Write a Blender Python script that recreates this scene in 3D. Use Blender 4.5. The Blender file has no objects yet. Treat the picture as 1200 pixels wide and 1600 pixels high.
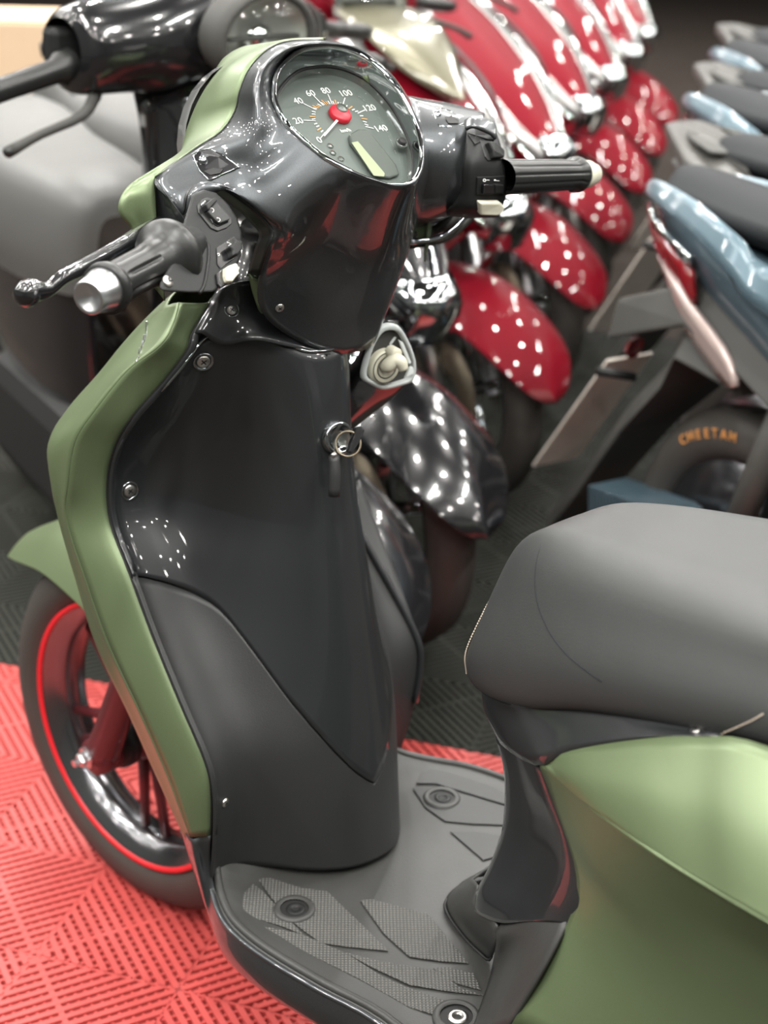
import bpy, bmesh, math, random
from mathutils import Vector, Matrix
from mathutils.bvhtree import BVHTree
random.seed(7)
S = bpy.context.scene
COL = S.collection
PI = math.pi
# ------------------------------------------------------------------ camera
CAM = Vector((-.957, -.2095, 1.2997)); YAW, PIT, ROL, FPX = .7496, .4043, .0227, 2402.0
FW = Vector((math.sin(YAW)*math.cos(PIT), math.cos(YAW)*math.cos(PIT), -math.sin(PIT)))
_r = FW.cross(Vector((0, 0, 1))).normalized(); _u = _r.cross(FW)
RT = _r*math.cos(ROL)+_u*math.sin(ROL); UP = -_r*math.sin(ROL)+_u*math.cos(ROL)
cd = bpy.data.cameras.new('camera'); co = bpy.data.objects.new('camera', cd); COL.objects.link(co)
M = Matrix((RT, UP, -FW)).transposed().to_4x4(); M.translation = CAM; co.matrix_world = M
cd.sensor_fit = 'VERTICAL'; cd.sensor_height = 36; cd.lens = FPX/1600*36
cd.dof.use_dof = True; cd.dof.focus_distance = 1.40; cd.dof.aperture_fstop = 4.8
cd.clip_start = .02
S.camera = co
S.view_settings.view_transform = 'Standard'; S.view_settings.look = 'None'
S.view_settings.gamma = 1; S.view_settings.use_curve_mapping = False
S.view_settings.exposure = 0.38
# ------------------------------------------------------------------ world and lamps
w = bpy.data.worlds.new('hall_air'); S.world = w; w.use_nodes = True
w.node_tree.nodes['Background'].inputs[0].default_value = (.95, 1, 1, 1)
w.node_tree.nodes['Background'].inputs[1].default_value = .03
def area(name, loc, size, power, shape='DISK', sy=None, col=(1, .97, .92), rot=(0, 0, 0)):
    l = bpy.data.lights.new(name, 'AREA'); l.shape = shape; l.size = size
    if sy: l.size_y = sy
    l.energy = power; l.color = col
    o = bpy.data.objects.new(name, l); o.location = loc; o.rotation_euler = rot; COL.objects.link(o); return o
ZC = 3.9
EBA = math.atan2(.485, .874)
for i in range(-4, 8):
    for j in range(-4, 8):
        p = Vector((.9, .9, ZC-.06)) + Vector((.874, .485, 0))*(i*1.5+.3) + Vector((.485, -.874, 0))*(-j*1.5+.2)
        if -5.5 < p.x < 9.5 and -4.5 < p.y < 10.5: area('downlight', p, .15, 19)
for k, (x, y) in enumerate([(-1.6, -.4), (.6, -1.2), (-2.4, 2.2), (1.6, 3.4), (3.4, .4), (-.4, 5.6), (4.6, 4.2)]):
    area('tube_light', (x, y, ZC-.08), 1.5, 60, 'RECTANGLE', .10, (1, 1, .97), (0, 0, EBA))
# ------------------------------------------------------------------ helpers
def P(u, v, x=None, y=None, z=None, d=None):
    D = FW*FPX+RT*(u-600)-UP*(v-800)
    t = (x-CAM.x)/D.x if x is not None else (y-CAM.y)/D.y if y is not None else (z-CAM.z)/D.z if z is not None else d/FPX
    return CAM+D*t
def PX(*pts): return [P(p[0], p[1], x=p[2]) for p in pts]
def mat(name, base, rough=.5, metal=0, coat=0, crough=.03, bump=0, bscale=200, var=0, vscale=8, spec=.5, flake=0, emit=0, trans=0):
    m = bpy.data.materials.new(name); m.use_nodes = True; N = m.node_tree; b = N.nodes['Principled BSDF']
    b.inputs['Base Color'].default_value = (*base, 1); b.inputs['Roughness'].default_value = rough
    b.inputs['Metallic'].default_value = metal; b.inputs['Coat Weight'].default_value = coat
    b.inputs['Coat Roughness'].default_value = crough; b.inputs['Specular IOR Level'].default_value = spec
    tc = N.nodes.new('ShaderNodeTexCoord')
    if var or flake:
        n = N.nodes.new('ShaderNodeTexNoise'); n.inputs['Scale'].default_value = vscale if not flake else 1400
        n.inputs['Detail'].default_value = 4
        N.links.new(tc.outputs['Object'], n.inputs['Vector'])
        mx = N.nodes.new('ShaderNodeMixRGB'); a = var or flake
        mx.inputs[1].default_value = (*[c*(1-a) for c in base], 1); mx.inputs[2].default_value = (*[min(1, c*(1+a)) for c in base], 1)
        N.links.new(n.outputs[0], mx.inputs[0]); N.links.new(mx.outputs[0], b.inputs['Base Color'])
    if bump:
        n2 = N.nodes.new('ShaderNodeTexNoise'); n2.inputs['Scale'].default_value = bscale; n2.inputs['Detail'].default_value = 3
        bp = N.nodes.new('ShaderNodeBump'); bp.inputs['Strength'].default_value = bump; bp.inputs['Distance'].default_value = .001
        N.links.new(tc.outputs['Object'], n2.inputs['Vector']); N.links.new(n2.outputs[0], bp.inputs['Height']); N.links.new(bp.outputs[0], b.inputs['Normal'])
    if trans: b.inputs['Transmission Weight'].default_value = trans
    if emit:
        b.inputs['Emission Color'].default_value = (*base, 1); b.inputs['Emission Strength'].default_value = emit
    return m
def glassmat(name, tint=(1, 1, 1), ior=1.45):
    m = bpy.data.materials.new(name); m.use_nodes = True; N = m.node_tree
    for n in list(N.nodes):
        if n.type != 'OUTPUT_MATERIAL': N.nodes.remove(n)
    o = N.nodes['Material Output']; t = N.nodes.new('ShaderNodeBsdfTransparent'); t.inputs[0].default_value = (*tint, 1)
    g = N.nodes.new('ShaderNodeBsdfGlossy'); g.inputs['Roughness'].default_value = .03
    lw = N.nodes.new('ShaderNodeLayerWeight'); lw.inputs[0].default_value = .5
    pw = N.nodes.new('ShaderNodeMath'); pw.operation = 'POWER'; pw.inputs[1].default_value = 4; N.links.new(lw.outputs['Facing'], pw.inputs[0])
    f = N.nodes.new('ShaderNodeMath'); f.operation = 'MULTIPLY_ADD'; f.inputs[1].default_value = .85; f.inputs[2].default_value = .05; N.links.new(pw.outputs[0], f.inputs[0])
    mx = N.nodes.new('ShaderNodeMixShader')
    N.links.new(f.outputs[0], mx.inputs[0]); N.links.new(t.outputs[0], mx.inputs[1]); N.links.new(g.outputs[0], mx.inputs[2]); N.links.new(mx.outputs[0], o.inputs[0])
    return m
MT = dict(
 cowl=mat('metallic_charcoal_gloss', (.070, .075, .079), .40, .75, 1, .03, flake=.5),
 gloss=mat('charcoal_gloss_panel', (.017, .0185, .0195), .4, 0, .8, .05, flake=.3, spec=.3),
 black=mat('gloss_black', (.008, .008, .009), .2, 0, 1, .04),
 matte=mat('matte_grey_plastic', (.024, .0245, .0245), .48, 0, 0, bump=.25, bscale=900, var=.12, vscale=9),
 floorp=mat('scuffed_floor_plastic', (.036, .036, .034), .48, 0, 0, bump=.25, bscale=700, var=.3, vscale=14),
 green=mat('satin_metallic_green', (.145, .190, .098), .38, .45, .2, .3, flake=.2),
 darkseat=mat('dark_seat_vinyl', (.020, .022, .024), .65, 0, 0, spec=.15),
 paleseat=mat('pale_grey_seat_vinyl', (.10, .10, .096), .42, 0, 0, bump=.2, bscale=900),
 seat=mat('seat_vinyl', (.038, .0395, .039), .47, 0, 0, bump=.35, bscale=1500, var=.05, vscale=20),
 rubber=mat('grip_rubber', (.015, .0155, .015), .36, 0, 0, bump=.1, bscale=600),
 tyre=mat('tyre_rubber', (.048, .043, .038), .6, 0, 0, bump=.3, bscale=500, var=.2),
 switch=mat('switch_plastic', (.013, .0135, .0135), .5, 0, 0, bump=.15, bscale=900, spec=.3),
 cream=mat('cream_button', (.62, .60, .48), .4),
 alu=mat('satin_aluminium', (.75, .76, .78), .28, 1),
 chrome=mat('chrome', (.85, .87, .87), .06, 1),
 dchrome=mat('smoked_chrome', (.42, .44, .45), .08, 1),
 screw=mat('screw_steel', (.72, .70, .66), .3, 1),
 dark=mat('black_and_shade', (.006, .006, .006), .6),  # black of joints and seals; painted shade on the underbody blocks
 fork=mat('maroon_fork_paint', (.10, .014, .018), .4, .1, .3, .15),
 red=mat('candy_red', (.165, .0025, .010), .5, 0, .8, .04, spec=.1),
 redline=mat('red_rim_stripe', (.75, .02, .03), .35),
 rim=mat('polished_dark_rim', (.20, .20, .21), .2, .95),
 dial=mat('dial_grey_with_haze', (.10, .115, .105), .5, var=.1),  # grey lightened, haze of the lens reflections put into the colour
 white=mat('print_white', (.85, .85, .82), .5),
 orange=mat('print_orange', (.75, .34, .10), .5),
 dialred=mat('dial_red', (.62, .02, .04), .4),
 lcd=mat('lcd_green_grey', (.30, .33, .20), .35),
 lcdcase=mat('lcd_surround', (.10, .11, .10), .25, 0, 1),
 glass=glassmat('clear_lens', (.93, .95, .94)),
 hookw=mat('pale_grey_plastic', (.50, .53, .52), .3, 0, .5),
 stitch=mat('stitch_thread', (.62, .52, .42), .7),
 thread=mat('tan_stitch', (.55, .45, .36), .7),
 blue=mat('steel_blue_paint', (.085, .135, .165), .38, .4, .7, .1),
 lilac=mat('pale_blue_paint', (.075, .088, .108), .45, .3, .4, .2, spec=.3),
 gold=mat('warm_grey_rail', (.058, .056, .051), .5, .1, .1, .3, spec=.3),
 guard=mat('mudguard_grey', (.060, .059, .055), .6, var=.15, spec=.25),
 redlens=mat('tail_lens_red', (.22, .006, .012), .15, 0, 1),
 clear=mat('clear_reflector', (.42, .42, .41), .18, .5, 1), lampwhite=mat('headlamp_reflector', (.66, .66, .62), .25, .3, .5),  # headlamp bowl near-white: chrome's bright reflection put into its colour
 pinklens=mat('pale_turn_lens', (.50, .40, .37), .25, .2, 1),
 visor=mat('smoky_visor', (.16, .15, .10), .3, .4, 1),
 card=mat('cardboard', (.62, .45, .30), .8, var=.08),
 paper=mat('white_paper', (.80, .80, .76), .6),
 plate=mat('plate_wrap', (.80, .74, .66), .4, 0, .3, var=.1, vscale=30),
 navy=mat('navy_cloth', (.012, .018, .035), .8),
 brass=mat('warm_engine_metal', (.26, .22, .16), .45, .7, var=.4, vscale=30),
 redtile=mat('red_tile_plastic', (.53, .075, .068), .48, 0, 0, var=.10, vscale=3),
 darktile=mat('charcoal_tile_plastic', (.030, .031, .026), .7, var=.15, spec=.15, vscale=5),
 sub=mat('concrete_subfloor', (.035, .028, .024), .9, var=.3, spec=.1, vscale=6),
 wall=mat('wall_paint', (.10, .11, .105), .7), ceil=mat('ceiling_paint', (.07, .075, .075), .8),
)
ORG = {}
def link(name, me, m, parent=None):
    o = bpy.data.objects.new(name, me); COL.objects.link(o)
    if m is not None and not me.materials: me.materials.append(MT[m] if isinstance(m, str) else m)
    if parent is not None: o.parent = parent
    return o
def mesh(name, verts, faces, m, parent=None, smooth=True):
    og = ORG.get(parent.name, Vector()) if parent is not None else Vector()
    me = bpy.data.meshes.new(name); me.from_pydata([tuple(Vector(v)-og) for v in verts], [], faces); me.update()
    if smooth:
        for p in me.polygons: p.use_smooth = True
    o = link(name, me, m, parent); ORG[o.name] = og
    return o
def thing(name, label, cat, loc=(0, 0, 0), rz=0, group=None):
    o = bpy.data.objects.new(name, None); COL.objects.link(o); o.location = loc; o.rotation_euler = (0, 0, rz); o.empty_display_size = .05
    o['label'] = label; o['category'] = cat
    if group: o['group'] = group
    ORG[o.name] = Vector(loc) if rz == 0 else Vector(); return o
def solid(o, t, off=-1, bev=0):
    md = o.modifiers.new('solid', 'SOLIDIFY'); md.thickness = t; md.offset = off
    if bev:
        b = o.modifiers.new('bev', 'BEVEL'); b.width = bev; b.segments = 2; b.limit_method = 'ANGLE'
    return o
def cr(pts, n, closed=False):
    pts = [Vector(p) for p in pts]; L = len(pts); out = []
    if L == 1: return pts*1
    seg = L if closed else L-1
    for i in range(seg):
        if closed: a, b, c, d = pts[i-1], pts[i], pts[(i+1) % L], pts[(i+2) % L]
        else:
            b, c = pts[i], pts[i+1]; a = pts[i-1] if i else b*2-c; d = pts[i+2] if i+2 < L else c*2-b
        for k in range(n):
            t = k/n; out.append(.5*((2*b)+(c-a)*t+(2*a-5*b+4*c-d)*t*t+(3*b-a-3*c+d)*t**3))
    if not closed: out.append(pts[-1])
    return out
def grid(name, rows, m, parent=None, nu=4, nv=4, closed=False, thick=0, off=0, flip=False, bev=0):
    """smooth patch through control points: rows x cols"""
    R1 = [cr(r, nu, closed) for r in rows]
    cols = [cr([r[k] for r in R1], nv) for k in range(len(R1[0]))]
    nr = len(cols[0]); nc = len(cols); V = [cols[c][r] for r in range(nr) for c in range(nc)]; Fc = []
    for r in range(nr-1):
        for c in range(nc if closed else nc-1):
            a = r*nc+c; b = r*nc+(c+1) % nc; f = (a, b, b+nc, a+nc); Fc.append(f[::-1] if flip else f)
    o = mesh(name, V, Fc, m, parent)
    if thick: solid(o, thick, off, bev)
    return o
def tube(name, pts, rad, m, parent=None, n=12, sub=4, cap=True, scale=None):
    C_ = cr(pts, sub) if sub > 1 else [Vector(p) for p in pts]
    if isinstance(rad, (list, tuple)):
        R_ = [v.x for v in cr([Vector((r, 0, 0)) for r in rad], sub)] if sub > 1 else list(rad)
    else: R_ = [rad]*len(C_)
    V, Fc = [], []; up = None
    for i, c in enumerate(C_):
        t = ((C_[min(i+1, len(C_)-1)]-C_[max(i-1, 0)])).normalized()
        if up is None: up = Vector((0, 0, 1)) if abs(t.z) < .9 else Vector((1, 0, 0))
        s = t.cross(up).normalized(); up = s.cross(t).normalized()
        for k in range(n):
            a = 2*PI*k/n; V.append(c+(s*math.cos(a)*(scale or 1)+up*math.sin(a))*R_[i])
    for i in range(len(C_)-1):
        for k in range(n): a = i*n+k; b = i*n+(k+1) % n; Fc.append((a, b, b+n, a+n))
    if cap: Fc.append(tuple(range(n))[::-1]); Fc.append(tuple(range(len(V)-n, len(V))))
    return mesh(name, V, Fc, m, parent)
def lathe(name, org, ax, prof, m, parent=None, n=24, flute=0, fr=(0, 0), fn=8):
    """prof: (distance along axis, radius)"""
    org = Vector(org); ax = Vector(ax).normalized(); s = ax.orthogonal().normalized(); t = ax.cross(s); V, Fc = [], []
    for (h, r) in prof:
        for k in range(n):
            a = 2*PI*k/n; rr = max(r, 1e-5)
            if flute and fr[0] <= h <= fr[1]: rr -= flute*max(0, math.cos(a*fn))**4
            V.append(org+ax*h+(s*math.cos(a)+t*math.sin(a))*rr)
    for i in range(len(prof)-1):
        for k in range(n): a = i*n+k; b = i*n+(k+1) % n; Fc.append((a, b, b+n, a+n))
    return mesh(name, V, Fc, m, parent, n > 6)
def prism(name, pts, vec, m, parent=None, bev=.001, smooth=False):
    pts = [Vector(p) for p in pts]; vec = Vector(vec); n = len(pts)
    V = pts+[p+vec for p in pts]; Fc = [tuple(range(n))[::-1], tuple(range(n, 2*n))]+[(i, (i+1) % n, n+(i+1) % n, n+i) for i in range(n)]
    o = mesh(name, V, Fc, m, parent, smooth)
    if bev:
        b = o.modifiers.new('bev', 'BEVEL'); b.width = bev; b.segments = 2; b.limit_method = 'ANGLE'; b.angle_limit = .6
    return o
def box(name, c, size, m, parent=None, rot=None, bev=.002):
    c = Vector(c); h = Vector(size)/2; R_ = rot or Matrix.Identity(3)
    q = [c+R_@Vector((sx*h.x, sy*h.y, -h.z)) for sx, sy in ((-1, -1), (1, -1), (1, 1), (-1, 1))]
    return prism(name, q, R_@Vector((0, 0, size[2])), m, parent, bev)
_bvh = {}
def tree(*obs):
    key = tuple(o.name for o in obs)
    if key not in _bvh:
        V, Fc = [], []
        for o in obs:
            og = ORG.get(o.name, Vector()); k = len(V); V += [v.co+og for v in o.data.vertices]; Fc += [tuple(i+k for i in p.vertices) for p in o.data.polygons]
        _bvh[key] = BVHTree.FromPolygons(V, Fc)
    return _bvh[key]
def hit(u, v, *obs):
    D = (FW*FPX+RT*(u-600)-UP*(v-800)).normalized(); l, n, i, d = tree(*obs).ray_cast(CAM, D)
    if l is None: l, n, i, d = tree(*obs).find_nearest(P(u, v, d=1.5))
    if n.dot(D) > 0: n = -n
    return l, n
def screw(u, v, obs, parent, r=.0055, name='screw', well=True):
    l, n = hit(u, v, *obs); s = lathe(name, l, n, [(-.001, r), (.0008, r), (.0015, r*.8), (.0016, .0001)], 'screw', parent, 16)
    a = n.orthogonal().normalized(); b = n.cross(a)
    for q, w_ in ((a, b), (b, a)):
        prism('cross_slot', [l+n*.0014+q*r*.5+w_*r*.09, l+n*.0014-q*r*.5+w_*r*.09, l+n*.0014-q*r*.5-w_*r*.09, l+n*.0014+q*r*.5-w_*r*.09], n*.0005, 'dark', s, 0)
    if well: lathe('screw_recess', l, n, [(.0003, r*1.55), (.0014, r*1.5), (.0014, r*1.3), (.0002, r*1.15)], 'dchrome', parent, 20)
    return s
def text(name, body, org, xd, yd, size, m, parent, ext=.0002, shear=0, align='CENTER'):
    c = bpy.data.curves.new(name, 'FONT'); c.body = body; c.size = size; c.extrude = ext; c.align_x = align; c.align_y = 'CENTER'; c.shear = shear; c.resolution_u = 3
    t = bpy.data.objects.new('tmp', c); COL.objects.link(t); bpy.context.view_layer.update()
    me = bpy.data.meshes.new_from_object(t.evaluated_get(bpy.context.evaluated_depsgraph_get())); bpy.data.objects.remove(t)
    xd = Vector(xd).normalized(); zd = xd.cross(Vector(yd)).normalized(); yd = zd.cross(xd)
    X = Matrix((xd, yd, zd)).transposed().to_4x4(); og = ORG.get(parent.name, Vector()) if parent else Vector(); X.translation = Vector(org)-og
    me.transform(X); me.materials.clear(); o = link(name, me, m, parent); ORG[o.name] = og; return o
def struct(o): o['kind'] = 'structure'; return o

# ------------------------------------------------------------------ room shell
def quad(name, a, b, c, d, m): return struct(mesh(name, [a, b, c, d], [(0, 1, 2, 3)], m, None, False))
X0, X1, Y0, Y1 = -6, 14, -5, 15
fl = quad('floor', (X0, Y0, -.02), (X1, Y0, -.02), (X1, Y1, -.02), (X0, Y1, -.02), 'sub'); ORG[fl.name] = Vector()
quad('ceiling', (X0, Y0, ZC), (X0, Y1, ZC), (X1, Y1, ZC), (X1, Y0, ZC), 'ceil')
quad('wall_left', (X0, Y0, -.02), (X0, Y1, -.02), (X0, Y1, ZC), (X0, Y0, ZC), 'wall')
quad('wall_right', (X1, Y0, -.02), (X1, Y0, ZC), (X1, Y1, ZC), (X1, Y1, -.02), 'wall')
quad('wall_back', (X0, Y1, -.02), (X1, Y1, -.02), (X1, Y1, ZC), (X0, Y1, ZC), 'wall')
quad('wall_front', (X0, Y0, -.02), (X0, Y0, ZC), (X1, Y0, ZC), (X1, Y0, -.02), 'wall')
# floor tiles: 0.4 m, four quadrants of diagonal ribs
def tile_mesh(name, W=.4, H=.4, m='redtile'):
    V, Fc = [], []
    def bar(a, b, w_, z0, z1):
        d = (b-a).normalized(); s = Vector((-d.y, d.x))*w_/2; k = len(V)
        for z in (z0, z1):
            for q in (a-s, b-s, b+s, a+s): V.append((q.x, q.y, z))
        Fc.append((k+4, k+5, k+6, k+7))
        for i in range(4): Fc.append((k+i, k+(i+1) % 4, k+4+(i+1) % 4, k+4+i))
    Q = .2; pitch = .2/10
    def clipseg(a, b, x0, x1, y0, y1):
        t0, t1 = 0, 1; d = b-a
        for p, q in ((-d.x, a.x-x0), (d.x, x1-a.x), (-d.y, a.y-y0), (d.y, y1-a.y)):
            if abs(p) < 1e-12:
                if q < 0: return None
            else:
                r = q/p
                if p < 0: t0 = max(t0, r)
                else: t1 = min(t1, r)
        return (a+d*t0, a+d*t1) if t1-t0 > 1e-3 else None
    nx, ny = math.ceil(W/Q-1e-6), math.ceil(H/Q-1e-6)
    for i in range(nx):
        for j in range(ny):
            x0, y0 = i*Q, j*Q; x1, y1 = min(W, x0+Q), min(H, y0+Q); sgn = -1 if (i+j) % 2 else 1
            for k in range(-10, 11):
                # rib along direction (1,sgn)
                c = Vector((x0+Q/2, y0+Q/2))+Vector((k*pitch/2, -sgn*k*pitch/2))*1.0
                d = Vector((1, sgn)).normalized()*.3
                s = clipseg(c-d, c+d, x0+.001, x1-.001, y0+.001, y1-.001)
                if s: bar(s[0], s[1], .0080, -.018, 0)
            for k in range(-11, 12):
                c = Vector((x0+Q/2, y0+Q/2))+Vector((k*.0128, sgn*k*.0128))/1.414
                d = Vector((1, -sgn)).normalized()*.3
                s = clipseg(c-d, c+d, x0+.002, x1-.002, y0+.002, y1-.002)
                if s: bar(s[0], s[1], .0036 if k else .0070, -.018, -.0030 if k else -.0004)
    for i in range(nx+1):
        x = min(W-.0016, max(.0016, i*Q)); bar(Vector((x, 0)), Vector((x, H)), .003, -.014, -.001)
    for j in range(ny+1):
        y = min(H-.0016, max(.0016, j*Q)); bar(Vector((0, y)), Vector((W, y)), .003, -.014, -.001)
    me = bpy.data.meshes.new(name); me.from_pydata(V, [], Fc); me.update(); me.materials.append(MT[m]); return me
TA = Vector((-.199, 1.24, 0)); TH = math.atan2(-.868, .496)
e1 = Vector((math.cos(TH), math.sin(TH), 0)); e2 = Vector((-math.sin(TH), math.cos(TH), 0))
tr, tcut, td, tdc = tile_mesh('red_tile'), tile_mesh('red_tile_cut', .4, .056, 'redtile'), tile_mesh('dark_tile', m='darktile'), tile_mesh('dark_tile_cut', .4, .056, 'darktile')
def tile(me, a, b):
    o = bpy.data.objects.new('floor_tile', me); COL.objects.link(o); o.parent = fl
    o.location = TA+e1*a+e2*b; o.rotation_euler = (0, 0, TH)
def vis(c, mg=260):
    d = c-CAM; z = d.dot(FW)
    if z < .3: return False
    u, v = 600+FPX*d.dot(RT)/z, 800-FPX*d.dot(UP)/z; m_ = mg/z*2
    return -m_ < u < 1200+m_ and -m_ < v < 1600+m_
for i in range(-9, 9):
    for j in range(-4, 8):
        a = i*.4
        if j < 1: b = j*.4+.2; me = tr if i < 2 else td
        elif j == 1: b = .6; me = tcut if i < 2 else tdc
        else: b = .66+(j-2)*.4; me = td
        c = TA+e1*(a+.2)+e2*(b+.2)
        if vis(c): tile(me, a, b)

# ================================================================== the scooters behind
RZ = math.radians(167.3)
class Bk:
    """builder in a local frame: origin on the ground under the front axle, +y forward"""
    def __init__(s, root): s.r = root
    def V(s, p): return Vector(p)
def bscoot(x, y, label, paint, kind, rz=RZ, group=None, steer=0.0, far=False, hs=-.27, hz=-.02, body=None, seatdrop=0, sz=0):
    T = thing('scooter', label, 'scooter', (x, y, 0), rz, group); T.rotation_euler = (0, 0, rz); ORG[T.name] = Vector()
    n1 = 3 if not far else 2
    # front fender
    fr_ = []
    fw_ = 1.32
    for yy, zt, wd, dz in ((.315,.315,.008,.004),(.300,.345,.035,.015),(.255,.400,.062,.03),(.18,.455,.078,.05),(.09,.495,.086,.07),(0,.510,.088,.085),(-.09,.505,.086,.09),(-.16,.49,.08,.08),(-.20,.47,.07,.06)):
        fr_.append([Vector((q*wd*fw_, yy-.012*abs(q), zt-dz*abs(q)**2)) for q in (-1, -.85, -.5, 0, .5, .85, 1)])
    grid('front_fender', fr_, paint, T, n1, n1, thick=.003)
    # wheel, disc, fork
    W = Vector((0, 0, .245)); A = Vector((1, 0, 0))
    lathe('front_tyre', W-A*.045, A, [(.012,.186),(.003,.21),(.014,.238),(.045,.246),(.076,.238),(.087,.21),(.078,.186)], 'tyre', T, 36)
    lathe('front_rim', W-A*.036, A, [(0,.186),(.012,.172),(.036,.158),(.06,.172),(.072,.186)], 'alu' if kind != 'black' else 'rim', T, 36)
    for k in range(5):
        a = k*1.2566+.4; d = Vector((0, math.cos(a), math.sin(a))); tube('spoke', [W+d*.02, W+d*.165], [.016, .009], 'dchrome', T, 6, 1)
    lathe('brake_disc', W+A*.055, A, [(0, .05), (0, .115), (.004, .115), (.004, .05)], 'brass', T, 32)
    box('brake_caliper', W+Vector((.065, -.09, .06)), (.04, .07, .06), 'brass', T, bev=.012)
    for q in (-1, 1):
        tube('fork_leg', [W+Vector((q*.075, 0, -.02)), W+Vector((q*.075, -.06, .12)), W+Vector((q*.07, -.14, .30))], [.024, .022, .018], 'alu', T, 10, 1)
    # apron
    zz = [(.99,-.43,.120,.05),(.935,-.33,.185,.08),(.87,-.21,.215,.11),(.80,-.085,.205,.13),(.73,.015,.165,.13),(.675,.085,.105,.11),(.635,.125,.045,.07)]
    if hs == 0: zz = [(1.00,-.24,.090,.05),(.93,-.20,.09,.09),(.86,-.16,.10,.10),(.78,-.11,.11,.10),(.70,-.06,.10,.10),(.63,-.01,.100,.10),(.59,.015,.040,.08)]
    ap = [[Vector((q*w_, yf-dp*abs(q)**2.2, z-.03*abs(q))) for q in (-1, -.8, -.5, -.2, 0, .2, .5, .8, 1)] for z, yf, w_, dp in zz]
    grid('front_apron', ap, paint, T, n1, n1, thick=.004)
    st = 'dchrome' if kind == 'black' else 'clear'
    for q in (-1, 1):
        a_ = [[Vector((q*w_*f, yf-dp*abs(f)**2.2+.008, z-.03*abs(f)+.004)) for f in fs] for (z, yf, w_, dp), fs in zip(zz, ((.50,.60,.72),(.44,.55,.68),(.40,.50,.62),(.38,.47,.57),(.36,.45,.55),(.30,.42,.55),(.10,.35,.6)))]
        grid('light_strip', a_, st, T, n1, n1, thick=.004)
        b_ = [[v+Vector((q*.004, -.003, 0)) for v in (r[2]*1.0, r[2]+Vector((q*.013, -.006, -.002)))] for r in a_[1:]]
        grid('chrome_trim', b_, 'chrome' if kind != 'black' else 'black', T, 2, n1, thick=.003)
        grid('leg_shield_side', [[Vector((q*w_, yf-dp, z-.03)), Vector((q*w_*1.0, yf-dp-.05, z-.05))] for z, yf, w_, dp in zz]+[[Vector((q*(.16 if hs else .10), -.22, .40)), Vector((q*(.17 if hs else .11), -.27, .38))]], paint, T, 2, n1, thick=.004)
    grid('nose_tip', [[Vector((q*.045, y_+.02*(1-abs(q)), z)) for q in (-1, 0, 1)] for y_, z in ((.10, .685), (.135, .645), (.10, .58))], 'dchrome', T, 3, 3, thick=.012)
    grid('inner_leg_shield', [[Vector((q*w_, min(yf-.15, -.16), z)) for q in (-1, 0, 1)] for z, yf, w_, dp in zz]+[[Vector((q*(.16 if hs else .10), -.30, .30)) for q in (-1, 0, 1)]], 'gloss', T, 3, 2, thick=.004)
    # radiator / lower cover behind the wheel, floor, body, seat
    box('lower_cover', (0, -.28, .38), (.26, .10, .30), 'dark', T, bev=.03)
    box('floorboard', (0, -.52, .27), (.29, .42, .06), 'gloss' if kind == 'black' else 'matte', T, bev=.02)
    box('underbody_shade_block', (0, -.80, .23), (.26, .80, .24), 'dark', T, bev=.05)  # dark block put in for the deep shade under the body
    bd = []
    for yy, wb, zb, zt in ((-.70,.06,.30,.70),(-.76,.11,.30,.72),(-.95,.145,.32,.72),(-1.2,.155,.40,.73),(-1.45,.13,.55,.75),(-1.62,.08,.64,.76),(-1.68,.02,.68,.75)):
        bd.append([Vector((q*wb*(1 if abs(q) < 1 else .9), yy, zb+(zt-zb)*t)) for q, t in ((-.7,0),(-1,.3),(-1.02,.7),(-.9,1),(.9,1),(1.02,.7),(1,.3),(.7,0))])
    grid('rear_body', bd, body or paint, T, 2, n1, thick=.003)
    se = []
    for yy, w_, zb, zt in ((-.68,.05,.72,.735),(-.70,.09,.70,.775),(-.78,.125,.70,.80),(-.95,.15,.70,.805),(-1.15,.155,.71,.815),(-1.3,.15,.72,.845),(-1.5,.12,.74,.84),(-1.58,.06,.77,.82)):
        se.append([Vector((q*w_, yy, sz+zb-seatdrop+(zt-zb+seatdrop)*t)) for q, t in ((-.95,0),(-1.02,.35),(-.9,.8),(-.6,1),(0,1.04),(.6,1),(.9,.8),(1.02,.35),(.95,0))])
    grid('seat', se, 'paleseat', T, n1, n1)
    tube('seat_piping', [Vector((q*.98*se[3][-1].x/.95, -.93-.10*abs(q), sz+.80-.10*abs(q)**3)) for q in (-1, -.9, -.6, -.2, .2, .6, .9, 1)], .0035, 'guard', T, 6, 3)
    lathe('rear_tyre', Vector((-.05, -1.26, .245)), A, [(.01,.186),(0,.21),(.012,.238),(.05,.246),(.088,.238),(.1,.21),(.09,.186),(.01,.186)], 'tyre', T, 30)
    lathe('rear_rim', Vector((-.04, -1.26, .245)), A, [(.02,.0001),(.02,.05),(0,.186),(.08,.186),(.06,.05),(.06,.0001)], 'rim', T, 24)
    # handlebar cowl, headlight, grips, levers (steered)
    def st_(p):
        p = Vector(p); c_, s_ = math.cos(steer), math.sin(steer); o_ = Vector((0, -.36, 0)); q = p-o_; return Vector((q.x*c_-q.y*s_, q.x*s_+q.y*c_, q.z))+o_+Vector((0, hs, hz))
    hb_ = []
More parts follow.
